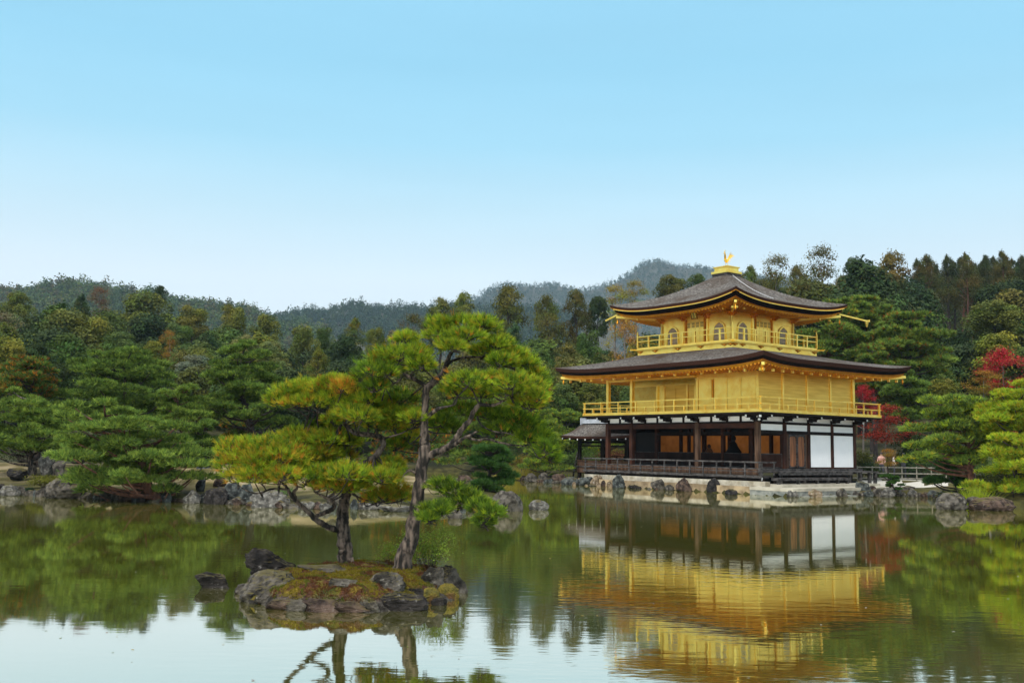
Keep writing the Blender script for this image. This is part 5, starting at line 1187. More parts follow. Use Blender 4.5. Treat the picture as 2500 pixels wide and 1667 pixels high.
mid_pine('bright yellow green pine cut by the right edge above the purplish boulder', 2470, 43.5, (2378, 2600, 1062, 1200), 2490, pE, 19, 5, bark='bark_dark')
mid_pine('spreading soft green pine right of the upper roof', 2010, 84, (1930, 2130, 738, 905), 2030, pM, 20, 6, bl=.26, bark='bark_red')
mid_pine('large soft green pine right of the lower roof', 2215, 82, (2100, 2320, 765, 905), 2215, pM, 21, 6, bl=.26)
mid_pine('soft green pine just above the upper roof corner', 2110, 90, (2045, 2180, 730, 800), 2110, pM, 22, 4, bl=.28)
mid_pine('dark green pine behind the right eave of the lower roof', 2215, 72, (2150, 2270, 905, 1030), 2210, pA, 23, 5, bl=.22)
mid_pine('mid green pine seen just under the right eave of the lower roof', 2135, 76, (2080, 2190, 850, 960), 2130, pM, 24, 4, bl=.24)

# --- woodland trees: unit crowns (1 wide, 1 high) copied and scaled
def crown_unit(kind, seed, n_leaf):
    rng = np.random.RandomState(seed); g = Geo(); C = []; D = []; T = []
    if kind == 'dome':
        K = 34
        for i in range(K):
            a = rng.rand() * 6.283; h = rng.rand(); rad = .36 * math.sqrt(max(0, 1 - (h * .95) ** 2.2)) * rng.uniform(.35, 1.1)
            c = np.array([rad * math.cos(a), rad * math.sin(a), .16 + .64 * h]); R_ = rng.uniform(.10, .18)
            n_ = n_leaf // K; u = rng.normal(0, 1, (n_, 3)); u /= np.linalg.norm(u, axis=1, keepdims=True); up = rng.rand(n_) < .6; u[:, 2] = np.where(up, np.abs(u[:, 2]), u[:, 2])
            C.append(c + u * R_ * rng.uniform(.7, 1.1, (n_, 1)) * np.array([1, 1, .9])); D.append(u * .7 + np.array([0, 0, .5])); T.append(np.tile(np.array([1, 1, 1.]) * rng.uniform(.7, 1.3) * np.array([rng.uniform(.85, 1.2), 1, rng.uniform(.8, 1.2)]), (n_, 1)))
        sz = .017
    elif kind == 'fir':                                     # tall broad-topped conifer of many ragged sprays
        K = 58
        for i in range(K):
            h = (i + rng.rand()) / K; a = rng.rand() * 6.283; rr_ = .40 * math.sqrt(max(0, 1 - h ** 2.4)) * min(1, .55 + h * 1.2) * rng.uniform(.3, 1.12); c = np.array([rr_ * math.cos(a), rr_ * math.sin(a), .03 + h * .90]); n_ = n_leaf // K
            u = rng.normal(0, 1, (n_, 3)); L_ = rng.uniform(.045, .085); C.append(c + u * np.array([L_, L_, .028]) - np.array([0, 0, .03]) * np.abs(u[:, :1])); D.append(np.array([math.cos(a) * .5, math.sin(a) * .5, .6]) + u * .3)
            T.append(np.tile(np.array([rng.uniform(.8, 1.2), rng.uniform(.88, 1.12), .9]) * rng.uniform(.7, 1.25), (n_, 1)))
        sz = .0150
    elif kind == 'cone':
        K = 46
        for i in range(K):
            h = (i + rng.rand()) / K; a = rng.rand() * 6.283; rr_ = (.03 + .45 * (1 - h) ** .64) * rng.uniform(.35, 1.2); c = np.array([rr_ * math.cos(a), rr_ * math.sin(a), h * .93 + .02])
            n_ = n_leaf // K; u = rng.normal(0, 1, (n_, 3)); L_ = .030 + .12 * (1 - h)
            C.append(c + u * np.array([L_, L_, .030 + .02 * (1 - h)]) - np.array([0, 0, .05]) * (np.abs(u[:, :1]) * .5)); D.append(np.array([math.cos(a) * .5, math.sin(a) * .5, .6]) + u * .3)
            T.append(np.tile(np.array([rng.uniform(.75, 1.35), rng.uniform(.85, 1.1), .9]) * rng.uniform(.75, 1.2), (n_, 1)))
        sz = .0155
    else:                                                   # airy autumn crown
        K = 40
        for i in range(K):
            a = rng.rand() * 6.283; h = rng.rand(); rad = .44 * math.sin(math.pi * (.12 + .8 * h)) * rng.uniform(.2, 1.05); c = np.array([rad * math.cos(a), rad * math.sin(a), .05 + .9 * h]); n_ = n_leaf // K
            u = rng.normal(0, 1, (n_, 3)); C.append(c + u * np.array([.075, .075, .045])); D.append(u * .5 + np.array([0, 0, .6])); T.append(np.tile(np.array([rng.uniform(.7, 1.3), rng.uniform(.7, 1.2), .9]), (n_, 1)))
        sz = .0145
    C = np.concatenate(C); D = np.concatenate(D); T = np.concatenate(T); T = T * rng.uniform(.75, 1.25, (len(T), 1))
    g.leaves(C, D, sz, T, rng); return g.mesh(kind + '_crown', M['leaf'])
UNIT = {'dome': [crown_unit('dome', s_, 10000) for s_ in (1, 2, 3, 4, 5)], 'cone': [crown_unit('cone', s_, 9500) for s_ in (11, 12, 13, 14)], 'fir': [crown_unit('fir', s_, 9800) for s_ in (31, 32, 33, 34)], 'airy': [crown_unit('airy', s_, 4800) for s_ in (21, 22, 23)]}
def trunk_unit(seed, limbs=True):
    # modelled at 15 m x 0.2 m, then normalised to 1 high and radius 1
    rng = np.random.RandomState(seed); g = Geo(); o, r = catmull([(0, 0, -.45), (rng.normal(0, .12), rng.normal(0, .12), 5.2), (rng.normal(0, .16), rng.normal(0, .16), 10.5), (0, 0, 15)], [.23, .17, .11, .03], 4); g.tube(o, r, 8, rough=.2, seed=seed)
    if limbs:
        for i in range(9):
            h = 6.5 + 7.5 * i / 9; a = rng.rand() * 6.28; l_ = rng.uniform(.8, 1.9) * (1.2 - i / 12); g.tube([(0, 0, h - .3), (math.cos(a) * l_ * .5, math.sin(a) * l_ * .5, h + .3), (math.cos(a) * l_, math.sin(a) * l_, h + 1.0)], [.06, .04, .015], 5)
    g.V = [v / np.array([.2, .2, 15], np.float32) for v in g.V]; return g
TR = {k_: [trunk_unit(s_).mesh('trunk', M[k_]) for s_ in (1, 2, 3)] for k_ in ('bark_dark', 'bark_pale', 'bark_red')}
TC = dict(olive=(.060, .075, .018), olive2=(.075, .08, .018), green=(.040, .065, .018), dark=(.020, .034, .014), brown=(.085, .06, .04), grey=(.085, .09, .055), pale=(.085, .10, .035), silver=(.085, .105, .075),
          orange=(.15, .095, .018), ogreen=(.075, .085, .016), bolive=(.058, .062, .018), bluegreen=(.030, .058, .030), yolive=(.12, .115, .026), autumn=(.16, .10, .022), red=(.19, .014, .020), dred=(.12, .018, .012), yellowg=(.105, .12, .020), cyp=(.050, .050, .016), cypd=(.026, .034, .014), rust=(.076, .062, .020))
_tr = [0]
def tree(px, ytop, wpx, hpx, Rr, kind, ckey, label, group=None, bark=None, name=None, th=None, xy=None):
    """crown box given as seen; the trunk runs from the ground into the crown"""
    _tr[0] += 1; rng = random.Random(_tr[0] * 7 + 3)
    p = at(px, ytop, Rr) if xy is None else np.array(xy); gz_ = gzs(p[0], p[1]); k = mpp(Rr)
    hc_ = hpx * k; wc = wpx * k; zt = p[2]; zb_ = max(zt - hc_, gz_ + .05)
    nm = name or {'dome': 'broadleaf_tree', 'cone': 'conifer', 'fir': 'conifer', 'airy': 'thin_tree'}[kind]
    root = thing(nm, label, 'tree', (p[0], p[1], gz_), rng.uniform(0, 6.28), group)
    c = bpy.data.objects.new('crown', rng.choice(UNIT[kind])); COL.objects.link(c); c.parent = root; c.location = (0, 0, zb_ - gz_); c.scale = (wc * 1.06, wc * 1.06, (zt - zb_) * 1.02)
    col = TC[ckey]; j = rng.uniform(.85, 1.15); j *= 1.45; c.color = (col[0] * j * 1.14, col[1] * j * 1.10, col[2] * j * .95, 1)
    bk = bark or ('bark_pale' if kind == 'airy' else 'bark_dark')
    t_ = bpy.data.objects.new('trunk', rng.choice(TR[bk])); COL.objects.link(t_); t_.parent = root; th_ = (zb_ - gz_) + (zt - zb_) * (.8 if kind != 'dome' else .6); r_ = max(.06, .013 * (zt - gz_)); t_.scale = (r_, r_, th_)
    return root
GW = 'trees of the wood behind the pond'
TREES = [(354, 700, 180, 185, 150, 'dome', 'olive', 'largest domed olive crown, tallest tree of the left wood'),
 (200, 718, 75, 120, 146, 'cone', 'dark', 'dark pointed evergreen left of the bare brown tree'),
 (245, 702, 75, 100, 165, 'airy', 'brown', 'bare brown twiggy tree against the left hill'),
 (392, 694, 40, 50, 172, 'dome', 'dark', 'small dark round crown peeping over the big olive dome'),
 (45, 705, 90, 110, 140, 'dome', 'olive', 'olive broadleaf tree near the left edge below the hill'),
 (20, 765, 120, 120, 118, 'airy', 'grey', 'greyish thin branched tree at the left edge'),
 (110, 785, 80, 105, 122, 'dome', 'green', 'mid green crown above the orange tinged pine'),
 (215, 785, 120, 105, 124, 'dome', 'olive', 'wide leafy crown below the dark pointed evergreen'),
 (300, 805, 110, 95, 112, 'dome', 'green', 'dark leafy crown below the big olive dome'),
 (470, 733, 100, 120, 150, 'dome', 'olive2', 'flat topped yellowish crown right of the big olive dome'),
 (435, 775, 95, 120, 130, 'dome', 'green', 'green crown under the flat topped yellowish crown'),
 (568, 734, 96, 130, 145, 'dome', 'olive2', 'rounded yellow olive crown in the middle of the left wood'),
 (652, 759, 90, 120, 145, 'dome', 'olive', 'rounded olive crown right of the yellow olive one'),
 (512, 802, 100, 110, 118, 'dome', 'green', 'leafy crown left behind the upright dark pine'),
 (598, 812, 80, 85, 112, 'dome', 'pale', 'pale olive crown right above the upright dark pine'),
 (660, 825, 100, 90, 108, 'dome', 'pale', 'pale leafy crown right of the upright dark pine'),
 (742, 780, 84, 130, 130, 'dome', 'olive', 'tall olive crown left of the dark crown behind the islet pines'),
 (792, 786, 66, 110, 134, 'dome', 'green', 'narrow green crown beside the tall olive crown'),
 (414, 808, 52, 80, 114, 'airy', 'orange', 'yellow orange leaved tree in the left wood'),
 (375, 828, 70, 70, 108, 'dome', 'yellowg', 'bright green rounded crown beside the yellow orange tree'),
 (482, 862, 120, 85, 98, 'dome', 'silver', 'silvery grey green shrub tree behind the dark pines'),
 (778, 846, 76, 110, 96, 'cone', 'ogreen', 'green conifer with orange flecks left of the leaning pine'),
 (850, 805, 110, 125, 114, 'dome', 'dark', 'wide dark evergreen crown above the spreading pine'),
 (920, 784, 64, 120, 124, 'dome', 'olive', 'olive crown left of the top of the leaning pine'),
 (868, 774, 52, 70, 130, 'cone', 'ogreen', 'small pointed olive top behind the wide dark evergreen'),
 (964, 800, 76, 100, 124, 'dome', 'grey', 'grey green crown touching the leaning pine'),
 (1012, 768, 100, 110, 124, 'airy', 'bolive', 'thin brownish tree behind the top of the leaning pine'),
 (1075, 722, 96, 130, 142, 'fir', 'bolive', 'brown olive conifer left of the tallest conifers'),
 (1135, 708, 86, 140, 140, 'fir', 'olive', 'olive conifer behind the top right of the leaning pine'),
 (1240, 690, 124, 200, 130, 'fir', 'bolive', 'tallest brown green conifer left of the pavilion'),
 (1335, 714, 96, 190, 128, 'fir', 'bolive', 'middle brown green conifer left of the pavilion'),
 (1405, 700, 96, 190, 131, 'fir', 'cyp', 'olive conifer nearest the tip of the upper roof on the left'),
 (1256, 790, 84, 105, 108, 'cone', 'bluegreen', 'blue green pointed evergreen in front of the tallest conifer'),
 (1462, 716, 76, 120, 140, 'dome', 'dark', 'dark crown left of the upper roof tip'),
 (1502, 698, 96, 100, 152, 'airy', 'yolive', 'yellowish thin crown over the left upper roof'),
 (1550, 686, 80, 90, 152, 'airy', 'yolive', 'second yellowish thin crown nearer the finial'),
 (1637, 660, 96, 110, 150, 'dome', 'bolive', 'domed tree standing just left of the roof finial'),
 (1702, 664, 66, 70, 150, 'dome', 'green', 'small green crown right at the roof finial'),
 (1524, 768, 92, 140, 104, 'airy', 'autumn', 'thin autumn tree with ochre leaves left of the upper balcony'),
 (1438, 798, 90, 130, 106, 'dome', 'green', 'dense green crown above the left end of the lower roof'),
 (1385, 830, 96, 120, 99, 'dome', 'bolive', 'brownish crown over the left tip of the lower roof'),
 (1322, 850, 86, 110, 97, 'fir', 'green', 'green conifer between leaning pine and lower roof tip'),
 (1370, 930, 110, 110, 88, 'dome', 'green', 'shadowy green crown above the annex roof'),
 (1450, 920, 110, 120, 90, 'dome', 'olive', 'leafy tree seen under the left eave'),
 (1545, 930, 100, 130, 88, 'dome', 'green', 'leafy tree glimpsed between the gilded columns'),
 (1832, 644, 70, 140, 162, 'fir', 'olive', 'olive conifer right of the roof finial'),
 (1896, 626, 116, 160, 150, 'airy', 'bolive', 'open crowned tree on the skyline above the right roof slope'),
 (2004, 604, 122, 190, 142, 'airy', 'bolive', 'highest open crowned tree on the right skyline'),
 (1950, 640, 80, 150, 148, 'fir', 'cyp', 'conifer between the two open crowned skyline trees'),
 (2084, 618, 90, 170, 158, 'dome', 'dark', 'dark green crown left of the tall brown cypress'),
 (2180, 606, 132, 215, 136, 'fir', 'rust', 'tall broad brown tinged cypress on the right hill'),
 (2120, 650, 80, 150, 140, 'fir', 'cyp', 'olive brown conifer left of the brown tinged cypress'),
 (2425, 722, 160, 120, 100, 'dome', 'olive', 'broad spreading tree below the cypress row at the right'),
 (2345, 785, 100, 150, 95, 'dome', 'dark', 'dark shadowy crown left of the yellow green tree'),
 (2440, 800, 170, 140, 90, 'dome', 'yellowg', 'yellow green leafy tree at the right edge'),
 (2290, 860, 90, 110, 88, 'dome', 'green', 'mid green crown left of the crimson maple'),
 (2448, 852, 128, 110, 80, 'airy', 'red', 'bright crimson maple at the right edge'),
 (2402, 905, 100, 60, 77, 'airy', 'orange', 'orange leaved branches below the crimson maple'),
 (2300, 918, 110, 90, 77, 'dome', 'ogreen', 'green and orange crown left of the orange branches'),
 (2160, 990, 150, 95, 69, 'airy', 'dred', 'dark red maple right behind the lower balcony'),
 (2105, 940, 70, 70, 72, 'airy', 'red', 'crimson maple glimpsed through the lower balcony railing'),
 (2480, 1040, 110, 70, 66, 'airy', 'dred', 'dark red maple half hidden by the lime pine'),
 (2230, 1040, 150, 110, 70, 'dome', 'dark', 'dark bush behind the visitors on the right bank')]
TREES += [(1870, 672, 110, 110, 156, 'dome', 'bolive', 'brown olive crown under the open crowned tree beside the finial'), (1935, 690, 120, 100, 152, 'dome', 'olive', 'olive crown filling the skyline gap right of the upper roof'), (2010, 680, 110, 110, 150, 'dome', 'ogreen', 'green crown beneath the highest open crowned tree'), (2060, 668, 90, 120, 155, 'fir', 'cyp', 'dark conifer under the right skyline'), (2140, 690, 100, 100, 146, 'dome', 'green', 'green crown at the foot of the brown tinged cypress'), (1800, 662, 80, 90, 160, 'dome', 'bolive', 'small brownish crown just right of the roof finial'), (2215, 700, 90, 90, 140, 'dome', 'olive', 'olive crown right of the brown tinged cypress foot')]
for t_ in TREES: tree(*t_, group=GW)
for i, (px, yt, wd, hp, Rr, lab) in enumerate([(2262, 620, 74, 120, 160, 'leftmost tall straight cypress of the hilltop row'), (2312, 622, 70, 115, 165, 'second cypress from the left in the hilltop row'), (2356, 617, 72, 130, 158, 'cypress in the middle of the hilltop row'), (2404, 624, 68, 110, 166, 'cypress right of the middle of the hilltop row'), (2448, 612, 72, 125, 160, 'highest cypress of the hilltop row near the right edge'), (2496, 622, 70, 120, 162, 'cypress at the right end of the hilltop row')]):
    tree(px, yt, wd, hp, Rr, 'cone', 'cypd' if i % 2 else 'cyp', lab, 'cypress row on the right hilltop', 'bark_dark' if i % 2 else 'bark_red', name='cypress')
rngF = random.Random(77)
for i in range(15):                                        # more of the same stand, only trunks and tops show
    px = 2235 + i * 19 + rngF.uniform(-6, 6); tree(px, 632 + rngF.uniform(-8, 14), 60, 95, 172 + rngF.uniform(0, 20), 'cone', 'cypd', 'slim dark cypress deep in the shaded hilltop stand', 'slim cypresses in the shaded stand', rngF.choice(['bark_red', 'bark_dark', 'bark_red']), name='cypress')
for i in range(13):
    tree(2205 + i * 19 + rngF.uniform(-5, 5), 690 + rngF.uniform(-15, 20), 70, 205, 204 + rngF.uniform(0, 18), 'cone', 'cypd', 'full dark conifer closing the shade behind the hilltop trunks', 'conifers behind the hilltop trunks')
cnt = 0
while cnt < 300:
    px = rngF.uniform(-160, 2660) if cnt < 265 else rngF.uniform(1700, 2600); Rr = (rngF.choice([rngF.uniform(86, 120), rngF.uniform(110, 200)]) if cnt < 265 else rngF.uniform(120, 185))
    d = ray(px, 1050); x, y = d[0] / d[1] * Rr, Rr
    if pond_dist(np.array([x]), np.array([y]))[0] < 6: continue
    if 2225 < px < 2400 and 112 < Rr < 190: continue
    Hh = rngF.uniform(5.5, 9.5) if Rr < 112 else rngF.uniform(8, 13) + (4 if cnt >= 265 else 0)
    zt = gzs(x, y) + Hh; kk = mpp(Rr); w_ = Hh * rngF.uniform(.62, .95); kind = 'dome' if rngF.random() < .68 else rngF.choice(['cone', 'fir', 'fir'])
    # stay below the tree tops that show against the sky
    sky_z = at(px, float(np.interp(px, [0, 400, 700, 900, 1050, 1300, 1450, 1650, 1850, 2000, 2500], [740, 745, 790, 815, 790, 745, 735, 680, 640, 630, 640])), Rr)[2]
    if zt > sky_z: zt = sky_z; Hh = zt - gzs(x, y)
    if Hh < 3.5: continue
    zone = 'left garden pines' if px < 900 else ('islet pines' if px < 1420 else 'pavilion')
    lab = ('rounded dark evergreen in the crowded wood behind the ' if kind == 'dome' else 'pointed dark conifer in the crowded wood behind the ') + zone
    tree(px, 0, w_ / kk, Hh * .86 / kk, Rr, kind, rngF.choice(['green', 'olive', 'dark', 'dark', 'bolive', 'green', 'ogreen']), lab, lab + ' (group)', xy=(x, y, zt)); cnt += 1

# --- forest cover of the far hills: nobody could count it
def forest(name, place, xr, n_, crown, nl, cols, seed, label):
    rng = np.random.RandomState(seed); g = Geo(); C = []; D = []; T = []; SZ = []
    for i in range(n_):
        p = place(rng.uniform(*xr), min(1.04, rng.beta(2.2, 1.1) * 1.06)); cw = crown * rng.uniform(.6, 1.3); hh = cw * rng.uniform(.9, 1.7)
        u = rng.normal(0, 1, (nl, 3)); u /= np.linalg.norm(u, axis=1, keepdims=True); u[:, 2] = np.abs(u[:, 2])
        C.append(p + np.array([0, 0, hh * .25]) + u * np.array([cw / 2, cw / 2, hh * .75]) * rng.uniform(.6, 1.05, (nl, 1))); D.append(u); base = np.array(cols[rng.randint(len(cols))]) * rng.uniform(.8, 1.2); T.append(np.tile(base, (nl, 1)))
    C = np.concatenate(C); D = np.concatenate(D); T = np.concatenate(T); g.leaves(C, D, crown * .115, T, rng, .7)
    tag(g.build(name, M['leaf']), label, 'forest', kind='stuff')
HG = [(.055, .085, .022), (.045, .078, .024), (.075, .095, .025), (.032, .058, .022), (.085, .075, .03), (.065, .092, .024)]
forest('hill_forest', hl, (-160, 800), 3300, 8.0, 70, HG, 5, 'mixed green forest covering the left hill')
forest('valley_forest', hc, (600, 1420), 3400, 8.0, 44, [(.03, .055, .03), (.025, .048, .03), (.04, .06, .028)], 6, 'dark green forest covering the low hill in the middle')
forest('mountain_forest', hf, (1120, 2000), 8500, 8.0, 26, [(.035, .06, .03), (.042, .065, .03), (.03, .055, .03)], 7, 'hazy blue green forest covering the far mountain')

# ------------------------------------------------------------------ small plants, fence, visitors
def bush(name, label, px, py, Y, w_, h_, col, n_, size, seed, cat='shrub', z=None, group=None, aspect=.6):
    rng = np.random.RandomState(seed); b0 = at(px, py, Y); zz = gzs(b0[0], b0[1]) if z is None else z; root = thing(name, label, cat, (b0[0], b0[1], zz), 0, group)
    g = Geo(); C = []; D = []; T = []; st_ = Geo()
    for i in range(max(6, n_ // 60)):
        a = rng.rand() * 6.28; rd = math.sqrt(rng.rand()) * w_ * .38; c = np.array([rd * math.cos(a), rd * math.sin(a) * .8, h_ * rng.uniform(.25, .85) * (1 - .5 * (rd / w_) ** 2)]); m_ = 60
        u = rng.normal(0, 1, (m_, 3)); C.append(c + u * np.array([w_ * .09, w_ * .09, h_ * .08])); D.append(u * .5 + np.array([0, 0, .7])); T.append(np.tile(np.array(col) * rng.uniform(.7, 1.3), (m_, 1)))
        st_.tube([(c[0] * .15, c[1] * .15, -.02), (c[0] * .6, c[1] * .6, c[2] * .6), tuple(c)], [size * .25, size * .16, size * .08], 5, cap=False)
    C = np.concatenate(C); C[:, 2] = np.maximum(C[:, 2], .02); g.leaves(C, np.concatenate(D), size, np.concatenate(T), rng, aspect); g.build('foliage', M['leaf'], root); st_.build('stems', M['bark_dark'], root); return root
bush('leafy_shrub', 'sparse light green shrub behind the foot of the leaning pine', 1045, 1395, 15.9, 1.0, .72, (.15, .22, .03), 2400, .016, 1, z=.24)
bush('leafy_shrub', 'thin pale twig of leaves left of the leaning trunk', 960, 1345, 16.0, .55, .5, (.17, .24, .035), 700, .015, 2, z=.28)
bush('azalea_bush', 'clipped olive bush beside the large left boulder', 112, 1170, 41.5, 1.5, .55, (.10, .105, .014), 1800, .03, 3)
bush('azalea_bush', 'dark low bush left of the clipped olive bush', 55, 1188, 41.3, .9, .4, (.02, .045, .02), 900, .03, 4)
bush('leafy_shrub', 'pale green sprig growing from the rocks below the yellow pine', 692, 1225, 35.6, .8, .45, (.10, .15, .05), 700, .025, 5, z=.3)
for i, (px, Y, w_, h_, col, lab) in enumerate([(470, 58, 3.0, 1.5, (.04, .09, .02), 'green shrub behind the straw mound'), (560, 62, 3.5, 1.9, (.03, .06, .02), 'dark shrub under the upright dark pine'), (700, 62, 4, 2.0, (.035, .06, .018), 'dark shrub right of the upright pine trunk'), (800, 60, 4, 2.0, (.05, .07, .018), 'olive shrub behind the spreading pine'), (880, 64, 4, 2.2, (.05, .05, .014), 'brown olive shrub between the islet pines'),
        (190, 56, 4, 2.0, (.03, .055, .018), 'dark shrub behind the standing stones'), (340, 60, 4, 2.2, (.02, .045, .016), 'dark shrub under the broad layered pine'), (60, 58, 4, 2.0, (.035, .05, .018), 'dark shrub at the far left bank'),
        (1080, 96, 6, 2.6, (.07, .10, .02), 'light green shrub across the back inlet'), (1150, 97, 7, 2.8, (.03, .055, .02), 'dark shrub across the back inlet'), (1010, 96, 6, 2.5, (.05, .07, .016), 'olive shrub at the left of the back inlet'), (1240, 80, 4, 2.0, (.04, .07, .018), 'green shrub left of the far bank rocks'), (1290, 74, 3.4, 1.5, (.11, .085, .014), 'ochre shrub on the far bank'), (1420, 76, 4, 2.0, (.05, .085, .018), 'green shrub seen behind the annex posts'), (1500, 78, 3, 1.6, (.10, .04, .02), 'reddish shrub seen through the annex'),
        (2100, 64, 2.0, 2.1, (.12, .13, .03), 'yellow green shrub at the north corner of the pavilion'), (2125, 63.5, 1.8, 1.2, (.05, .08, .03), 'low green shrub behind the east deck'), (2290, 66, 5, 2.2, (.03, .06, .018), 'dark green shrub behind the bamboo fence'), (2400, 62, 5, 1.8, (.05, .09, .02), 'green shrub behind the red trunked pine'), (2490, 58, 4, 1.6, (.06, .08, .02), 'olive shrub at the right edge behind the pines'), (2480, 47, 2.2, .7, (.05, .06, .014), 'low olive shrub behind the long purplish boulder'), (2400, 45, 1.5, .6, (.05, .08, .02), 'low green shrub behind the grass tuft'), (2330, 51, 2.4, .7, (.06, .07, .016), 'low mossy shrub behind the big speckled boulder'), (2440, 49, 2.4, .9, (.07, .08, .018), 'olive shrub at the foot of the lime pines')]):
    bush('garden_shrub', lab, px, 1120, Y, w_, h_, col, int(700 * w_), .055 if Y < 90 else .08, 40 + i, group='shrubs around the pond')
tree(2168, 1096, 62, 44, 58, 'airy', 'autumn', 'small orange green maple standing before the bamboo fence', None, 'bark_dark', 'small_maple')
mid_pine('dwarf pine growing from the rocks beside the gravel path', 2178, 53.0, (2158, 2206, 1162, 1192), 2180, pK, 61, 2, bl=.09, tr=.5, group='dwarf pine', z=.25)
def grass(name, label, px, py, Y, n_, h_, sp, col, seed, z=None, wd=.02):
    rng = np.random.RandomState(seed); b0 = at(px, py, Y); zz = gzs(b0[0], b0[1]) if z is None else z; g = Geo(); C = rng.normal(0, 1, (n_, 3)) * np.array([sp, sp * .6, 0]); D = np.tile(np.array([0, 0, 1.]), (n_, 1)) + C * .25 / max(sp, .1)
    g.blades(C, D, 4, h_, wd, .28, np.tile(np.array(col), (n_, 1)), rng, .1); return tag(g.build(name, M['needle'], loc=(b0[0], b0[1], zz)), label, 'grass')
grass('grass_tuft', 'bright yellow green grass tuft between the two big right boulders', 2384, 1230, 41.6, 130, .75, .2, (.24, .30, .02), 1, .05, .02)
grass('reed_clump', 'yellowish reeds on the far bank beside the grey rocks', 1275, 1168, 70.5, 160, .8, .8, (.22, .19, .03), 2, .05, .035)
grass('reed_clump', 'pale reeds along the back inlet', 1085, 1155, 92, 260, 1.1, 2.2, (.14, .15, .03), 3, .0, .05)
fen = thing('bamboo_fence', 'pale bamboo rail fence behind the small maple on the right bank', 'fence', tuple(at(2230, 1140, 63)[:2]) + (0,))
fz = gzs(*fen.location[:2]); ang = math.atan2(.25, 1)
for i in range(9): x = -3.6 + i * .95; g = Geo(); g.tube([(x, x * .12, fz - .1), (x, x * .12, fz + .85)], .035, 7); g.build('post', M['bamboo'], fen)
for z_ in (.78, .42, .12):
    g = Geo(); g.tube([(-3.9, -.47 - .04, fz + z_), (0, -.04, fz + z_), (4.3, .52 - .04, fz + z_ + .02)], .032, 7); g.build('rail', M['bamboo'], fen)
skin_m = mat('skin', (.45, .28, .2), None, rough=.6); hair_m = mat('hair', (.01, .008, .007), None, rough=.5)
def person(px, Y, h_, coat, trousers, label, seed, turn):
    rng = random.Random(seed); b0 = at(px, 1140, Y); zz = gzs(b0[0], b0[1]); root = thing('person', label, 'person', (b0[0], b0[1], zz), turn, 'visitors behind the fence'); s_ = h_ / 1.7
    bm = bmesh.new(); J = {'pel': (0, 0, .92), 'wai': (0, 0, 1.08), 'che': (0, .01, 1.3), 'nec': (0, 0, 1.45), 'hed': (0, -.02, 1.56), 'top': (0, -.01, 1.68)}
    for sd_, nm in ((-1, 'l'), (1, 'r')):
        J.update({nm + 'sh': (sd_ * .17, 0, 1.38), nm + 'el': (sd_ * .23, -.02, 1.12), nm + 'ha': (sd_ * .2, -.16, .98), nm + 'hp': (sd_ * .09, 0, .86), nm + 'kn': (sd_ * .1, -.03, .48), nm + 'an': (sd_ * .1, .02, .08), nm + 'to': (sd_ * .11, -.12, .03)})
    R_ = dict(pel=.14, wai=.13, che=.16, nec=.055, hed=.095, top=.06, sh=.065, el=.048, ha=.036, hp=.085, kn=.06, an=.042, to=.032)
    V = {k_: bm.verts.new(Vector(v_) * s_) for k_, v_ in J.items()}
    E_ = [('pel', 'wai'), ('wai', 'che'), ('che', 'nec'), ('nec', 'hed'), ('hed', 'top')]
    for nm in 'lr': E_ += [('che', nm + 'sh'), (nm + 'sh', nm + 'el'), (nm + 'el', nm + 'ha'), ('pel', nm + 'hp'), (nm + 'hp', nm + 'kn'), (nm + 'kn', nm + 'an'), (nm + 'an', nm + 'to')]
    for a, b2 in E_: bm.edges.new((V[a], V[b2]))
    me = bpy.data.meshes.new('body'); bm.verts.index_update(); order = list(J); bm.to_mesh(me); bm.free()
    o = bpy.data.objects.new('body', me); COL.objects.link(o); o.parent = root
    md = o.modifiers.new('skin', 'SKIN'); md.use_smooth_shade = True; sv = me.skin_vertices[0].data
    for i, k_ in enumerate(order): r_ = R_[k_] if k_ in R_ else R_[k_[1:]]; sv[i].radius = (r_ * s_, r_ * s_ * .85); sv[i].use_root = (i == 0)
    o.modifiers.new('sub', 'SUBSURF').levels = 1; o.modifiers['sub'].render_levels = 2
    mm_, n, b = new_mat('clothing'); tcn = n.nodes.new('ShaderNodeTexCoord'); sx = n.nodes.new('ShaderNodeSeparateXYZ'); n.links.new(tcn.outputs['Object'], sx.inputs[0]); r_ = n.nodes.new('ShaderNodeValToRGB'); r_.color_ramp.interpolation = 'CONSTANT'
    mr_ = n.nodes.new('ShaderNodeMapRange'); mr_.inputs[2].default_value = h_; n.links.new(sx.outputs['Z'], mr_.inputs[0]); n.links.new(mr_.outputs[0], r_.inputs[0])
    el = r_.color_ramp.elements; el[0].color = (.02, .02, .02, 1); el[1].position = .05; el[1].color = (*trousers, 1)
    for p_, c_ in ((.55, coat), (.85, (.42, .27, .2))): e_ = el.new(p_); e_.color = (*c_, 1)
    n.links.new(r_.outputs[0], b.inputs['Base Color']); b.inputs['Roughness'].default_value = .8; me.materials.append(mm_)
    g = Geo(); g.lathe([(.03, .09), (.085, .07), (.108, .0), (.10, -.05), (.09, -.08)], (0, .02 * s_, 1.62 * s_), 12); g.build('hair', hair_m, root)
person(2128, 66.5, 1.66, (.02, .02, .025), (.02, .02, .03), 'visitor in a dark coat left of the small maple', 1, .4)
person(2152, 67.2, 1.70, (.55, .30, .26), (.05, .05, .07), 'visitor in a pink top behind the small maple', 2, -.3)
person(2182, 66.8, 1.62, (.6, .58, .56), (.04, .04, .06), 'visitor in a white top right of the small maple', 3, 1.2)
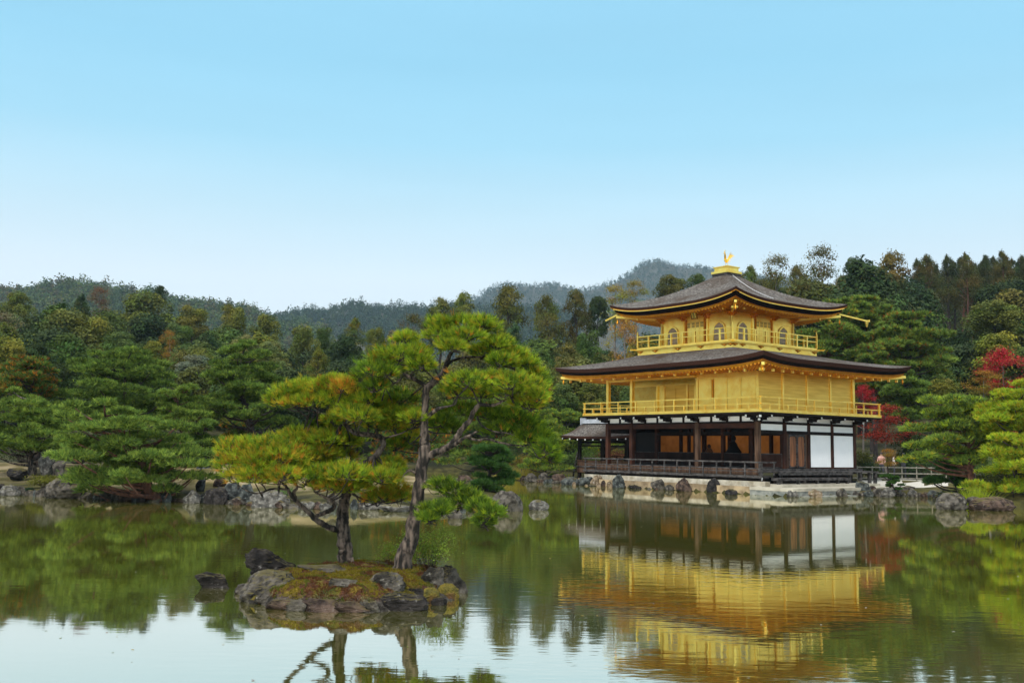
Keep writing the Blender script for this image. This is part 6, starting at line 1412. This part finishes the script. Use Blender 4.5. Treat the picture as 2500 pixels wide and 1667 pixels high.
person(2206, 67.0, 1.72, (.03, .03, .04), (.03, .03, .04), 'visitor in black at the right of the group', 4, 2.6)

# ------------------------------------------------------------------ air
hz = Geo(); a_ = [(-1900, -60), (2600, -60), (2600, 3400), (-1900, 3400)]
hz.hexa([(x, y, -4.0) for x, y in a_] + [(x, y, 460) for x, y in a_])
m, n, b = new_mat('haze'); n.nodes.remove(b); pv = n.nodes.new('ShaderNodeVolumePrincipled'); pv.inputs['Color'].default_value = (.58, .80, 1.0, 1); pv.inputs['Density'].default_value = .00010
n.links.new(pv.outputs[0], n.nodes['Material Output'].inputs['Volume'])
tag(hz.build('haze', m), 'thin bluish air', 'haze', kind='stuff')

# moss tufts, fallen needles and short grass on the islet: nobody could count them
rngM = np.random.RandomState(3); g = Geo(); C = []; T = []
tries = rngM.uniform([-3.9, 13.1], [-.6, 17.3], (26000, 2)); dd = isl_d(tries[:, 0], tries[:, 1])
for (x, y), d_ in zip(tries, dd):
    if d_ < .12: continue
    z = isl_z(x, y)
    if z < .10: continue
    pn = mnoise.noise(Vector((x * 2.3, y * 2.3, 1.7))); 
    if pn < -.28: continue
    C.append((x, y, z - .004)); T.append((.165, .13, .014) if pn > .12 else ((.085, .095, .013) if pn > -.06 else (.10, .042, .018)))
C = np.array(C); T = np.array(T); g.blades(C, np.tile(np.array([0, 0, 1.]), (len(C), 1)), 4, .028, .007, .7, T, rngM, .3)
tag(g.build('islet_moss', M['needle']), 'yellow green moss and rusty fallen needles on the pine islet', 'moss', kind='stuff')

# leaves and needles adrift on the pond
g = Geo(); n_ = 420; C = np.stack([rngM.uniform(-7, 12, n_), rngM.uniform(7.5, 34, n_), np.full(n_, .006)], 1)
C = C[(isl_d(C[:, 0], C[:, 1]) < -.1)]; D = np.tile(np.array([0, 0, 1.]), (len(C), 1)); g.leaves(C, D, .022, np.array([(.25, .20, .06), (.16, .07, .02), (.3, .3, .25), (.10, .12, .03)])[rngM.randint(0, 4, len(C))], rngM, .5, .05)
tag(g.build('floating_leaves', M['leaf']), 'small fallen leaves and needles drifting on the pond', 'leaves', kind='stuff')
